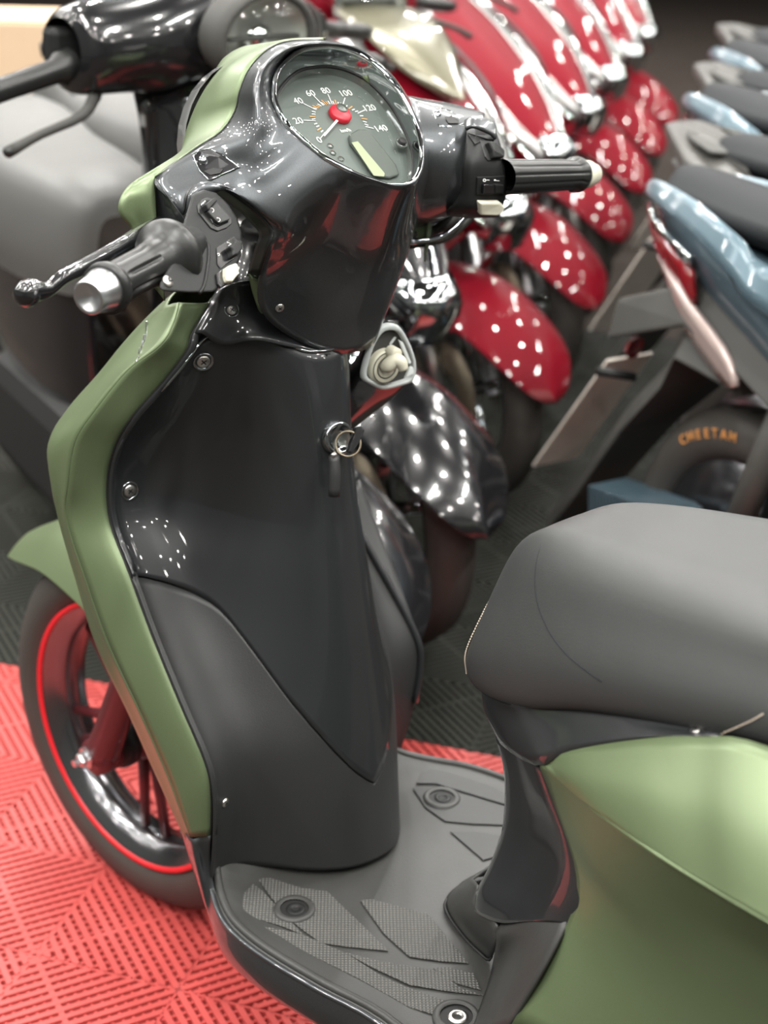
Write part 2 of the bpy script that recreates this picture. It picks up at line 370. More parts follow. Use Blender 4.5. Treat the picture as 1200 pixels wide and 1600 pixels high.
    for xx, ry, rz_, zc, yc in (((-.215,.050,.045,1.000,-.375),(-.20,.070,.062,1.000,-.365),(-.13,.090,.072,1.01,-.345),(-.075,.090,.085,1.015,-.33),(0,.09,.10,1.02,-.325),(.075,.090,.085,1.015,-.33),(.13,.090,.072,1.01,-.345),(.20,.070,.062,1.0,-.365),(.215,.050,.045,1.0,-.375)) if hs == 0 else ((-.215,.030,.030,1.000,-.385),(-.20,.045,.042,1.000,-.375),(-.13,.062,.055,1.01,-.35),(-.075,.085,.085,1.015,-.33),(0,.10,.105,1.02,-.325),(.075,.085,.085,1.015,-.33),(.13,.062,.055,1.01,-.35),(.20,.045,.042,1.0,-.375),(.215,.030,.030,1.0,-.385))):
        hb_.append([st_((xx, yc+ry*math.cos(a*PI/5), zc+rz_*math.sin(a*PI/5))) for a in range(10)])
    grid('handlebar_cowl', hb_, 'black' if kind == 'black' else paint, T, n1, n1+1, closed=True)
    hr = .076
    ho, hx = st_((0, -.180, 1.02)), (st_((0, 1, .9))-st_((0, 0, 1.02))).normalized()
    def oval(prof, nm, m_, sq=.78):
        o = lathe(nm, (0, 0, 0), (0, 0, 1), prof, m_, T, 32); X = Matrix((hx.cross(Vector((0, 0, 1))).normalized(), Vector((0, 0, 0)), Vector((0, 0, 0))))
        xa = Vector((0, 0, 1)).cross(hx).normalized(); ya = hx.cross(xa)
        Q = Matrix((xa, ya*sq, hx)).transposed().to_4x4(); Q.translation = ho; o.data.transform(Q); return o
    oval([(-.05, .082), (-.01, .090), (.006, .088), (.010, .080), (.004, .074)], 'headlight_ring', 'guard' if kind == 'black' else 'chrome')
    oval([(.000, .076), (-.03, .05), (-.04, .0001)], 'headlight_bowl', 'lampwhite')
    box('headlight_divider', ho+hx*-.012, (.13, .02, .006), 'guard', T, Matrix.Rotation(steer, 3, 'Z'), .002)
    oval([(.004, .076), (.018, .055), (.024, .025), (.025, .0001)], 'headlight_lens', 'glass')
    oval([(-.028, .024), (-.012, .022), (-.008, .0001)], 'bulb_shade', 'chrome')
    for q in (-1, 1):
        gd_ = .045 if hs == 0 else 0; g0, g1 = st_((q*.20, -.375, 1.0-gd_*.5)), st_((q*(.345+gd_), -.41+gd_, .985-gd_)); ax_ = (g1-g0); L_ = ax_.length
        lathe('grip', g0, ax_, [(0,.026),(.02,.024),(.03,.018),(L_*.6,.017),(L_-.01,.0175),(L_,.0155),(L_+.014,.013),(L_+.016,.0001)], 'rubber', T, 24, .0012, (.03, L_-.01), 6)
        tube('brake_lever', [st_((q*.185, -.34, .985-gd_)), st_((q*.235, -.30, .965-gd_)), st_((q*.30, -.305, .945-gd_)), st_((q*.345, -.315, .925-gd_))], [.010, .0075, .0065, .0085], 'guard', T, 8, 3)
        lathe('lever_ball', st_((q*.345, -.315, .925-gd_)), (0, 0, 1), [(-.009,.0001),(-.006,.007),(0,.0095),(.006,.007),(.009,.0001)], 'rubber', T, 10)
        box('switch_block', st_((q*.195, -.40, 1.0)), (.05, .05, .06), 'switch', T, bev=.01)
    return T
rowlab = ['black scooter whose glossy black fender shows between the key and the grey seat',
 'nearest red scooter of the row, largest red fender with white reflections',
 'red scooter second of the red row, fender just beyond the green scooter\'s right grip',
 'red scooter third of the red row, behind the tip of the right grip',
 'red scooter fourth of the red row, small fender beside the grey rail tails',
 'red scooter fifth of the red row, near the top edge', 'farthest red scooter in sight at the top right']
grp = 'scooters parked in the angled row'
bscoot(.37, 1.40, 'black scooter directly behind the green one, round clear headlamp and long grip', 'black', 'black', steer=.24, group=grp, hs=0, hz=.035, seatdrop=.10, sz=-.03)
bscoot(.735, 1.60, rowlab[0], 'black', 'black', steer=.10, group=grp, body='red', seatdrop=.06)
for k in range(1, 7):
    T_ = bscoot(.72+.59*k, 1.57+.40*k, rowlab[k], 'red', 'red', group=grp, far=k > 3)
    # smoky visor of the nearest red one
    if k == 1: grid('visor', [[Vector((q*w_, y_-.05*q*q, z_)) for q in (-1, -.5, 0, .5, 1)] for y_, z_, w_ in ((-.46,1.0,.06),(-.38,.985,.10),(-.26,.955,.10),(-.14,.89,.07),(-.06,.845,.02))], 'visor', T_, 3, 3, thick=.003)
# ---- tails of the opposite row
def tail(o, label, kind, group='tails of the facing row'):
    T = thing('scooter', label, 'scooter', o, RZ, group); ORG[T.name] = Vector(); T.scale = (.82, 1, 1)
    paint, rail = ('blue', 'blue') if kind == 'blue' else ('lilac', 'gold')
    # tail body (tip at origin height)
    z0 = -o[2]
    if kind == 'blue':
        R = []
        for yy, w_, zt, zb in ((0,.012,0,-.02),(.05,.05,.012,-.05),(.12,.085,.010,-.085),(.22,.115,-.01,-.13),(.35,.135,-.035,-.19),(.5,.15,-.05,-.26),(.75,.16,-.07,-.36)):
            R.append([Vector((q*w_, yy, zb+(zt-zb)*t)) for q, t in ((-.45,0),(-.8,.2),(-1,.62),(-.92,.9),(-.6,1),(0,1.0),(.6,1),(.92,.9),(1,.62),(.8,.2),(.45,0))])
        grid('tail_body', R, 'blue', T, 3, 3, thick=.003)
        for q in (-1, 1):
            grid('seat_rail', [[Vector((q*.03,-.004,.02)), Vector((q*.01,-.010,.0))], [Vector((q*.075,.07,.035)), Vector((q*.092,.06,.012))], [Vector((q*.115,.20,.030)), Vector((q*.140,.20,-.01))], [Vector((q*.13,.30,.005)), Vector((q*.158,.31,-.045))], [Vector((q*.12,.37,-.03)), Vector((q*.150,.38,-.085))], [Vector((q*.13,.7,-.05)), Vector((q*.165,.7,-.12))]], 'blue', T, 3, 4, thick=.02)
            grid('tail_lens', [[Vector((q*.030,.0,-.012)), Vector((q*.028,.01,-.045))], [Vector((q*.085,.08,-.035)), Vector((q*.080,.09,-.075))], [Vector((q*.122,.20,-.070)), Vector((q*.115,.21,-.120))]], 'redlens', T, 3, 3, thick=.012)
            grid('turn_lens', [[Vector((q*.075,.08,-.075)), Vector((q*.068,.09,-.10))], [Vector((q*.117,.19,-.115)), Vector((q*.105,.19,-.165))], [Vector((q*.138,.30,-.160)), Vector((q*.125,.30,-.215))], [Vector((q*.142,.34,-.20)), Vector((q*.140,.34,-.21))]], 'pinklens', T, 3, 3, thick=.012)
            grid('chrome_edge', [[Vector((q*.02,-.008,-.004)), Vector((q*.018,-.004,-.014))], [Vector((q*.088,.07,-.018)), Vector((q*.086,.07,-.030))], [Vector((q*.130,.20,-.045)), Vector((q*.127,.20,-.062))]], 'chrome', T, 3, 3, thick=.008)
        grid('seat', [[Vector((q*w_, yy, z_+.03*(1-q*q))) for q in (-1, -.5, 0, .5, 1)] for yy, w_, z_ in ((.05,.03,.012),(.10,.07,.015),(.25,.10,.005),(.45,.11,.0),(.8,.11,-.02))], 'darkseat', T, 3, 3, thick=.03)
        box('underbody_shade_block', (0, .66, -.50), (.24, .45, .40), 'dark', T, bev=.04)  # dark block added for the near-black shade below the tail
        # mudguard, plate, wheel
        def gbar(nm, pts, w0, th, m_):
            V, Fc = [], []
            for p, ww in zip(pts, w0):
                p = Vector(p)
                for dx, dz in ((-ww, -th), (ww, -th), (ww*.7, th), (-ww*.7, th)): V.append(p+Vector((dx, 0, dz)))
            for i in range(len(pts)-1):
                for k in range(4): Fc.append((i*4+k, i*4+(k+1) % 4, i*4+4+(k+1) % 4, i*4+4+k))
            Fc.append((0, 1, 2, 3)); k = len(V)-4; Fc.append((k, k+1, k+2, k+3))
            ob = mesh(nm, V, Fc, m_, T, False); b = ob.modifiers.new('b', 'BEVEL'); b.width = .006; b.segments = 2; return ob
        gbar('mudguard', [(0,.33,-.20),(0,.176,-.19),(0,.131,-.256),(0,.022,-.367),(0,-.112,-.544),(0,-.23,-.672)], (.13,.12,.10,.08,.06,.03), .026, 'guard')
        gbar('undertail_panel', [(0,.45,-.20),(0,.32,-.152),(0,.188,-.125),(0,-.045,-.215)], (.15,.14,.12,.07), .034, 'guard')
        pl = prism('number_plate', [(-.06,-.045,-.29),(.06,-.045,-.29),(.065,-.235,-.55),(-.065,-.235,-.55)], (0, -.004, .003), 'plate', T, .001)
        lathe('plate_reflector', (.0, -.035, -.27), (0, -1, .3), [(0, .022), (.006, .02), (.008, .0001)], 'redlens', T, 16)
        for q in (-1, 1): tube('turn_signal_stalk', [(q*.05,.02,-.30),(q*.12,-.01,-.29)], .008, 'switch', T, 8, 1)
        W = Vector((0, .30, .26-o[2]))
        lathe('rear_tyre', W-Vector((.065, 0, 0)), (1, 0, 0), [(.018,.178),(.004,.195),(.0,.215),(.012,.240),(.040,.257),(.065,.261),(.090,.257),(.118,.240),(.130,.215),(.126,.195),(.112,.178),(.018,.178)], 'tyre', T, 60)
        lathe('rear_rim', W-Vector((.05, 0, 0)), (1, 0, 0), [(.03,.0001),(.03,.05),(0,.178),(.1,.178),(.07,.05),(.07,.0001)], 'rim', T, 40)
        for k in range(36):
            a = k*PI/18; d = Vector((0, math.cos(a), math.sin(a))); e_ = Vector((0, -math.sin(a), math.cos(a)))
            for q in (-1, 1):
                g_ = prism('tread_groove', [W+d*.2615+Vector((q*.010,0,0)), W+d*.2600+Vector((q*.034,0,0))+e_*.012, W+d*.2600+Vector((q*.034,0,0))+e_*.016, W+d*.2615+Vector((q*.010,0,0))+e_*.004], d*.0006, 'dark', T, 0)
        box('rear_hub', W, (.10, .10, .10), 'switch', T, bev=.03)
        tube('swingarm', [W+Vector((.1, 0, 0)), W+Vector((.11, .3, .05))], [.03, .04], 'guard', T, 10, 1)
        tube('damper', [W+Vector((.09,.02,.05)), W+Vector((.09,.10,.30))], .025, 'gold', T, 12, 1)
    else:
        RP = [(0,-.02),(.05,-.012),(.10,.06),(.145,.14),(.172,.28),(.182,.62),(.140,.62),(.134,.36),(.10,.27),(.05,.225),(0,.215)]
        for q in (-1, 1):
            prism('grab_rail', [(q*a_, b_, .050-.13*b_-(.03*max(0, a_-.09)/.09)) for a_, b_ in (RP if q > 0 else RP[::-1])], (0, 0, -.026), 'gold', T, .006)
            prism('rail_inlay', [(q*a_, b_, .053-.13*b_) for a_, b_ in ([(.05,.05),(.085,.10),(.105,.17),(.075,.185),(.05,.18)] if q > 0 else [(.05,.05),(.085,.10),(.105,.17),(.075,.185),(.05,.18)][::-1])], (0, 0, -.006), 'guard', T, .002)
            grid('rail_underside', [[Vector((q*.02,.0,-.015)), Vector((q*.02,.02,-.04))], [Vector((q*.11,.14,-.03)), Vector((q*.09,.14,-.08))], [Vector((q*.16,.34,-.07)), Vector((q*.13,.34,-.13))], [Vector((q*.165,.6,-.12)), Vector((q*.14,.6,-.2))]], 'guard', T, 3, 3, thick=.02)
        R = []
        for yy, w_, zt, zb in ((.03,.02,-.02,-.05),(.10,.07,-.02,-.09),(.22,.11,-.03,-.13),(.35,.13,-.04,-.19),(.6,.15,-.06,-.30)):
            R.append([Vector((q*w_, yy, zb+(zt-zb)*t)) for q, t in ((-.45,0),(-1,.5),(-.8,1),(0,1.1),(.8,1),(1,.5),(.45,0))])
        grid('tail_body', R, 'lilac', T, 3, 3, thick=.003)
        grid('seat', [[Vector((q*w_, yy, z_+.03*(1-q*q))) for q in (-1, -.5, 0, .5, 1)] for yy, w_, z_ in ((.12,.03,.0),(.16,.06,.01),(.28,.09,.012),(.45,.10,.01),(.8,.10,-.02))], 'darkseat', T, 3, 3, thick=.03)
        lathe('rear_tyre', Vector((-.06, .35, .26-o[2])), (1, 0, 0), [(.018,.178),(0,.215),(.012,.240),(.06,.26),(.108,.24),(.12,.215),(.102,.178)], 'tyre', T, 40)
        lathe('rear_rim', Vector((-.05, .35, .26-o[2])), (1, 0, 0), [(.03,.0001),(0,.178),(.1,.178),(.07,.0001)], 'rim', T, 30)
    return T
tl = [('blue', 'blue scooter tail nearest on the right, with red lens, pale turn lens and wrapped plate', -.02),
 ('grey', 'warm grey grab rail tail directly above the nearest blue tail', -.02),
 ('blue', 'second blue scooter tail, between the two warm grey grab rails', 0),
 ('grey', 'second warm grey grab rail tail, farther up the right edge', -.01),
 ('blue', 'third blue scooter tail near the top right', 0), ('grey', 'third grey grab rail tail at the top right corner', 0)]
tails = []
for k, (kd, lb, dz) in enumerate(tl):
    tails.append(tail((1.075+.37*k-(.02 if k > 1 else 0), 1.325+.24*k, .82+dz), lb, kd))
# lettering on the nearest rear tyre, and the ribbed blue cover below
T0 = tails[0]; T0m = Matrix.Translation(T0.location) @ Matrix.Rotation(RZ, 4, 'Z') @ Matrix.Diagonal((.82, 1, 1, 1))
Wl = Vector((.066, .30, .26-T0.location.z))
for k, ch in enumerate('CHEETAH'):
    a = math.radians(126-k*5.2); d = Vector((0, -math.cos(a)*-1, math.sin(a)))
    d = Vector((0, math.cos(a), math.sin(a))); text('tyre_letter', ch, Wl+d*.222, Vector((0, -math.sin(a), math.cos(a)))*-1, d, .022, 'orange', T0, .0012)
rb = Vector((.10, .125, -.495))
CR = Matrix.Rotation(.12, 3, 'X')
box('ribbed_cover', rb, (.10, .20, .05), 'blue', T0, CR, .006)
for k in range(22):
    box('cover_rib', rb+CR @ Vector((.006, -.092+k*.0085, .002)), (.10, .004, .054), 'blue', T0, CR, .001)
# ---- clutter beyond, top left
def crate(name, label, u, v, d, wd, dp, m, tape=True, top=0):
    q = P(u, v, d=d); hgt = q.z+.04+top; c = Vector((q.x, q.y, 0))+Vector((.68, .73, 0))*dp/2
    T = thing(name, label, 'box', c, math.atan2(-.675, .738)); ORG[T.name] = Vector()
    box('carton', (0, 0, hgt/2), (wd, dp, hgt), m, T, bev=.008)
    for q_ in (-1, 1): prism('carton_flap', [(-wd/2+.004, q_*dp*.49, hgt), (wd/2-.004, q_*dp*.49, hgt), (wd/2-.004, q_*.015, hgt+.004), (-wd/2+.004, q_*.015, hgt+.004)], (0, 0, .004), m, T, .001)
    if tape: prism('packing_tape', [(-wd/2, -.03, hgt+.009), (wd/2, -.03, hgt+.009), (wd/2, .03, hgt+.009), (-wd/2, .03, hgt+.009)], (0, 0, .0006), 'plate', T, 0)
crate('cardboard_box', 'plain tan cardboard box beyond the grey seats at the top left', 50, 58, 4.3, .46, .40, 'card')
crate('white_carton', 'white carton just right of the tan cardboard box at the top', 250, 25, 4.9, .34, .3, 'paper', False)

# ================================================================== the green scooter
SC = thing('scooter', 'satin green and charcoal scooter standing nearest, with round speedometer and grey seat', 'scooter', (0, .6, 0))
def mir(p): return Vector((-p.x, p.y, p.z))
MA = math.radians(9.8)
def mirs(p):
    # the bike stands turned a little: mirror across its own centre plane
    p = Vector(p); n = Vector((math.cos(MA), math.sin(MA), 0)); return p-n*(2*(p-Vector((0, .885, 0))).dot(n))
# ---- green leg shield edge (left, mirrored right)
prof = [[(327,473,-.100),(281,473,-.128),(262,476,-.125)],
 [(298,521,-.122),(271,508,-.140),(228,506,-.135)],
 [(289,549,-.130),(250,541,-.155),(190,548,-.150)],
 [(250,600,-.150),(200,579,-.175),(150,598,-.168)],
 [(203,654,-.172),(150,640,-.198),(104,652,-.190)],
 [(177,700,-.180),(118,690,-.211),(77,700,-.210)],
 [(166,755,-.183),(107,757,-.216),(81,757,-.212)],
 [(171,817,-.185),(105,812,-.215),(93,813,-.206)],
 [(200,895,-.187),(135,905,-.213),(120,908,-.198)],
 [(235,990,-.187),(172,1008,-.210),(152,1010,-.193)],
 [(280,1100,-.186),(222,1115,-.205),(203,1118,-.188)],
 [(319,1192,-.183),(262,1206,-.198),(243,1208,-.182)],
 [(328,1240,-.182),(282,1260,-.195),(268,1262,-.180)],
 [(328,1304,-.180),(299,1307,-.190),(290,1307,-.178)]]
rowsL = []
for r in prof:
    p = PX(*r); inner = p[0]+Vector((.012, .012, 0)); f1 = p[2]+Vector((.035, .035, 0)); f2 = Vector((p[2].x*.25, p[2].y+.075, p[2].z))
    rowsL.append([inner]+[p[0], p[0].lerp(p[1], .5)+Vector((-.002, 0, 0)), p[1], p[1].lerp(p[2], .5), p[2], f1, f2])
# sharp columns: split at the ridge so that the crease stays crisp
gl = grid('leg_shield_edge', [r[:4] for r in rowsL], 'green', SC, 3, 5, thick=.002); gl['label'] = 'green side strip of the leg shield'
gf = grid('front_panel', [r[3:] for r in rowsL], 'green', SC, 3, 5, thick=.002)
grid('leg_shield_edge', [[mirs(v) for v in r[:4]] for r in rowsL], 'green', SC, 3, 5, thick=.002)
grid('front_panel', [[mirs(v) for v in r[3:]] for r in rowsL], 'green', SC, 3, 5, thick=.002)
tube('seam_bead', [r[1]+Vector((.001, -.001, 0)) for r in rowsL], .0016, 'dark', SC, 6, 4)
# ---- inner leg shield surface Y = SY(x, z)
_sp = sorted([(r[1].z, r[1].y, abs(r[1].x)) for r in rowsL]); _sp = [(.29, _sp[0][1]+.018, .174)]+_sp
ZS = [q[0] for q in _sp]; YS = [q[1]+.001 for q in _sp]; XS = [q[2]-.001 for q in _sp]
ZC_ = [.29, .40, .60, .72, .845, .93]; YC_ = [.808, .826, .862, .885, .903, .93]
def interp(x, xs, ys):
    if x <= xs[0]: return ys[0]
    for i in range(len(xs)-1):
        if x <= xs[i+1]:
            t = (x-xs[i])/(xs[i+1]-xs[i]); m0 = (ys[min(i+1, len(xs)-1)]-ys[max(i-1, 0)])/(xs[min(i+1, len(xs)-1)]-xs[max(i-1, 0)])
            m1 = (ys[min(i+2, len(xs)-1)]-ys[i])/(xs[min(i+2, len(xs)-1)]-xs[i]); h = xs[i+1]-xs[i]
            return (2*t**3-3*t*t+1)*ys[i]+(t**3-2*t*t+t)*h*m0+(-2*t**3+3*t*t)*ys[i+1]+(t**3-t*t)*h*m1
    return ys[-1]
def SW(z): return interp(z, ZS, XS)
def SYf(x, z):
    ys, yc, wd = interp(z, ZS, YS), interp(z, ZC_, YC_), SW(z)
    t = min(1, abs(x)/wd); bw = .105-.02*max(0, (z-.3)/.5)
    s = math.exp(-(abs(x)/bw)**2.6)
    pocket = .020*math.exp(-((abs(x)-.118)/.035)**2)*(1-max(0, (z-.45)/.3) if z > .45 else 1)
    sh_ = max(0, min(1, x/.17)); return yc*s+(ys+pocket*(z < .75))*(1-s)-.010*max(0, (t-.9)/.1)**2+.058*sh_*sh_*(3-2*sh_)
def surfhit(u, v):
    D = (FW*FPX+RT*(u-600)-UP*(v-800)).normalized(); t = .9
    while t < 2.4:
        q = CAM+D*t
        if q.y > SYf(q.x, q.z): break
        t += .002
    return q
seamc = [(196,898),(230,903),(262,911),(300,925),(335,944),(362,972),(390,1010),(420,1050),(450,1092),(485,1133),(520,1172),(550,1202),(575,1220),(598,1229)]
seam3 = [surfhit(*p) for p in seamc]
seam3 = [p for p in seam3]
sx = [p.x for p in seam3]; sz = [p.z for p in seam3]
def zseam(x):
    ax = -abs(x)
    if ax <= sx[0]: return sz[0]
    for i in range(len(sx)-1):
        if sx[i] <= ax <= sx[i+1] or (sx[i+1] < sx[i] and sx[i+1] <= ax <= sx[i]):
            t = (ax-sx[i])/(sx[i+1]-sx[i]+1e-9); return sz[i]*(1-t)+sz[i+1]*t
    return sz[-1]
NXC = 72
def ztop(x):
    # top edge follows the pale edge line under the handlebar cowl
    a = abs(x); return interp(a, [0, .03, .06, .09, .12, .15, .17, .19], [.846, .850, .868, .872, .858, .815, .772, .72])
def panel(name, zlo, zhi, m, offy=0, nz=40, lip=0):
    V, Fc = [], []
    for i in range(NXC+1):
        s = -1+2*i/NXC
        for k in range(nz+1):
            # iterate for the local half width
            z = .5
            for _ in range(6):
                x = s*SW(z)*(.94 if s > 0 else 1); zl, zh = zlo(x), zhi(x); z = zl+(zh-zl)*k/nz
            x = s*SW(z)*(.94 if s > 0 else 1); y = SYf(x, z)+offy
            V.append(Vector((x, y, z)))
    n = nz+1
    for i in range(NXC):
        for k in range(nz): a = i*n+k; Fc.append((a, a+n, a+n+1, a+1))
    return mesh(name, V, Fc, m, SC)
up_panel = panel('inner_upper_panel', lambda x: zseam(x)+.0012, ztop, 'gloss', 0)
lo_panel = panel('inner_lower_panel', lambda x: .292, lambda x: zseam(x)-.0012, 'matte', .0015)
back_panel = panel('seam_gap', lambda x: zseam(x)-.012, lambda x: zseam(x)+.012, 'dark', .006, 4)
solid(up_panel, .0025, -1); solid(lo_panel, .0025, -1)
tube('panel_rolled_edge', [r[1]+Vector((.0050, -.0022, 0)) for r in rowsL[:9]], .0042, 'gloss', SC, 10, 4)
tube('panel_rolled_edge', [r[1]+Vector((.0050, -.0010, 0)) for r in rowsL[8:]], .0034, 'matte', SC, 10, 4)
tube('panel_rolled_edge', [mirs(r[1])+Vector((-.0050, -.0022, 0)) for r in rowsL], .0042, 'gloss', SC, 10, 4)
tube('edge_bead', [Vector((x/100, SYf(x/100, ztop(x/100)), ztop(x/100))) for x in range(-15, 16)], .0016, 'dchrome', SC, 6, 2)
# shoulder panel above the upper edge, under the cowl, with its screw
sh = [PX((300,528,-.120),(318,522,-.118),(350,541,-.100),(400,533,-.078),(455,543,-.045),(520,556,0)),
      PX((312,500,-.110),(330,498,-.107),(365,510,-.090),(410,508,-.065),(455,520,-.038),(520,545,.005)),
      PX((331,474,-.098),(345,472,-.096),(375,478,-.080),(415,480,-.055),(460,490,-.03),(520,520,.01)),
      PX((345,452,-.090),(365,445,-.085),(390,440,-.070),(425,440,-.045),(465,450,-.02),(520,480,.02))]
shoulder = grid('shoulder_panel', [[v+Vector((0, .004, 0)) for v in r] for r in sh], 'gloss', SC, 4, 4, thick=.002)
grid('shoulder_panel', [[mirs(v)+Vector((0, .004, 0)) for v in r] for r in sh], 'gloss', SC, 4, 4, thick=.002)
for u, v in ((203,767),(318,565)): screw(u, v, [up_panel], SC, .0068)
screw(352, 1254, [lo_panel], SC, .005, well=False)
l, n = hit(363, 485, shoulder)
screw(362, 484, [shoulder], SC, .005)
# glove compartment outline and stalk moulding hints (raised rims)
# ---- floorboard
zf = .285
def F_(u, v, z=zf): return P(u, v, z=z)
lipL = [F_(*p) for p in [(329,1368),(336,1402),(350,1434),(375,1464),(420,1498),(500,1546),(595,1598)]]
lipL = lipL+[Vector((-.176, .52, zf)), Vector((-.176, .44, zf))]
lipL[0] = Vector((-.160, .905, zf+.004))
inner = [v+Vector((.011, 0, .002)) for v in lipL]
fr = []
for i, v in enumerate(lipL):
    R_v = mirs(v); a_ = inner[i]; b_ = R_v+(v-R_v).normalized()*.011+Vector((0, 0, .002))
    row = [v, a_]+[a_.lerp(b_, k/12)+Vector((0, 0, -.004)) for k in range(1, 12)]+[b_, R_v]; fr.append(row)
# hump in front, against the shield
for i, r in enumerate(fr):
    if i < 2:
        for q in r: q.z += .014*(1-i*.6)
front = [Vector((q.x, q.y+.03, zf+.03)) for q in fr[0]]
board = grid('floorboard', [front]+fr, 'floorp', SC, 3, 4, thick=.004, off=0)
# raised rolled rim round the edge
tube('edge_rim', [v+Vector((.006, 0, .004)) for v in lipL], .0045, 'floorp', SC, 8, 4)
tube('edge_rim', [mirs(v)+Vector((-.006, 0, .004)) for v in lipL], .0045, 'floorp', SC, 8, 4)
# grip patches
def hatch():
    m = bpy.data.materials.new('grip_hatch'); m.use_nodes = True; N = m.node_tree; b = N.nodes['Principled BSDF']
    tc = N.nodes.new('ShaderNodeTexCoord'); mp = N.nodes.new('ShaderNodeMapping'); mp.inputs['Scale'].default_value = (1, 1, 0)
    mp.inputs['Rotation'].default_value = (0, 0, .72)
    N.links.new(tc.outputs['Object'], mp.inputs[0]); waves = []
    for d in ('X', 'Y'):
        w_ = N.nodes.new('ShaderNodeTexWave'); w_.bands_direction = d; w_.inputs['Scale'].default_value = 88; N.links.new(mp.outputs[0], w_.inputs[0]); waves.append(w_)
    mu = N.nodes.new('ShaderNodeMath'); mu.operation = 'MULTIPLY'; N.links.new(waves[0].outputs['Fac'], mu.inputs[0]); N.links.new(waves[1].outputs['Fac'], mu.inputs[1])
    cr_ = N.nodes.new('ShaderNodeMixRGB'); cr_.inputs[1].default_value = (.045, .045, .042, 1); cr_.inputs[2].default_value = (.19, .185, .17, 1)
    N.links.new(mu.outputs[0], cr_.inputs[0]); N.links.new(cr_.outputs[0], b.inputs['Base Color']); b.inputs['Roughness'].default_value = .55
    bp = N.nodes.new('ShaderNodeBump'); bp.inputs['Distance'].default_value = .0015; bp.inputs['Strength'].default_value = .9
    N.links.new(mu.outputs[0], bp.inputs['Height']); N.links.new(bp.outputs[0], b.inputs['Normal']); return m
MT['hatch'] = hatch()
patches = [
 [(403,1375),(420,1372),(470,1388),(512,1394),(530,1412),(570,1450),(608,1487),(540,1480),(500,1474),(455,1440),(425,1405)],
 [(396,1382),(372,1405),(370,1417),(400,1436),(440,1448),(475,1462),(440,1425),(412,1395)],
 [(563,1408),(580,1406),(650,1424),(668,1428),(690,1455),(732,1506),(690,1503),(640,1496),(600,1460)],
 [(410,1448),(470,1460),(540,1490),(600,1528),(640,1545),(700,1566),(690,1590),(640,1575),(560,1530),(480,1490)],
 [(536,1488),(590,1502),(650,1512),(690,1520),(720,1545),(755,1556),(700,1550),(640,1540),(580,1512)],
 [(676,1514),(700,1512),(740,1522),(752,1548),(715,1538)]]
right_p = [[(690,1200),(735,1208),(785,1240),(790,1258),(730,1240),(680,1225),(650,1225),(660,1205)],
 [(645,1232),(690,1232),(740,1246),(788,1262),(788,1290),(735,1288),(695,1284),(664,1262)],
 [(703,1300),(740,1300),(782,1306),(772,1340),(755,1345)]]
for q in patches+right_p:
    pp = [F_(u, v, zf+.0008) for u, v in q]
    prism('grip_patch', pp, (0, 0, .0012), 'hatch' if q in patches else 'matte', SC, .0005)
def floorwell(u, v, r=.021):
    c = F_(u, v, zf+.002); lathe('bolt_well', c, (0, 0, 1), [(.002, r*.72), (.003, r*.85), (.0025, r), (0, r*1.05)], 'floorp', SC, 28)
    lathe('well_floor', c, (0, 0, 1), [(.0005, .0001), (.0005, r*.74)], 'dark', SC, 24)
    b = lathe('floor_bolt', c+Vector((.001, -.001, 0)), (0, 0, 1), [(0, .010), (.0012, .010), (.0016, .008), (.0016, .004), (.0004, .0035), (.0004, .0001)], 'screw' if v > 1580 else 'switch', SC, 18)
floorwell(460, 1421); floorwell(690, 1247); floorwell(713, 1589, .022)
# gloss black side skirt under the floorboard edge
sk = []
skp = [((329,1306),(297,1308)),((329,1345),(305,1345)),((332,1385),(313,1390)),((350,1434),(325,1432)),((375,1464),(348,1472)),((420,1498),(395,1515)),((500,1546),(470,1580))]
top = [P(329,1306,x=-.181), P(329,1345,x=-.174)]+lipL[1:]
rowsk = []
for i, tq in enumerate(top):
    if i < 2:
        a = P(*skp[i][1], x=-.188); rowsk.append([tq, (tq+a)/2, a, a+Vector((.03, .06, -.01)), a+Vector((.12, .12, -.02))])
    else:
        rowsk.append([tq+Vector((0, 0, .002)), tq+Vector((-.004, .002, -.004)), tq+Vector((-.005, .004, -.030)), tq+Vector((.012, .004, -.055)), tq+Vector((.09, 0, -.07))])
grid('side_skirt', rowsk, 'cowl', SC, 4, 4, thick=.002)
grid('side_skirt', [[mirs(v) for v in r] for r in rowsk[3:]], 'cowl', SC, 4, 4, thick=.002)
tube('skirt_highlight_edge', [v+Vector((-.003, .001, .001)) for v in lipL], .003, 'cowl', SC, 8, 4)
# ---- centre column below the seat
colr = [[(776,1150,-.052),(800,1163,-.082),(822,1180,-.108),(845,1196,-.125)],
 [(788,1200,-.038),(815,1213,-.080),(840,1235,-.113),(868,1255,-.130)],
 [(790,1252,-.030),(825,1268,-.078),(860,1290,-.118),(890,1312,-.136)],
 [(784,1305,-.028),(825,1322,-.078),(865,1342,-.122),(902,1366,-.141)],
 [(765,1355,-.035),(806,1375,-.085),(852,1392,-.128),(902,1402,-.145)],
 [(746,1392,-.048),(788,1412,-.100),(838,1425,-.134),(894,1427,-.146)],
 [(742,1416,-.055),(776,1441,-.105),(830,1440,-.138),(886,1444,-.147)]]
cr_rows = []
for r in colr:
    p = PX(*r); c = Vector((0, p[0].y+.006, p[0].z)); cr_rows.append([Vector((p[3].x+.004, p[3].y-.05, p[3].z))]+p[::-1]+[c]+[mir(q) for q in p]+[mir(Vector((p[3].x+.004, p[3].y-.05, p[3].z)))])
grid('under_seat_column', cr_rows, 'gloss', SC, 4, 5, thick=.002)
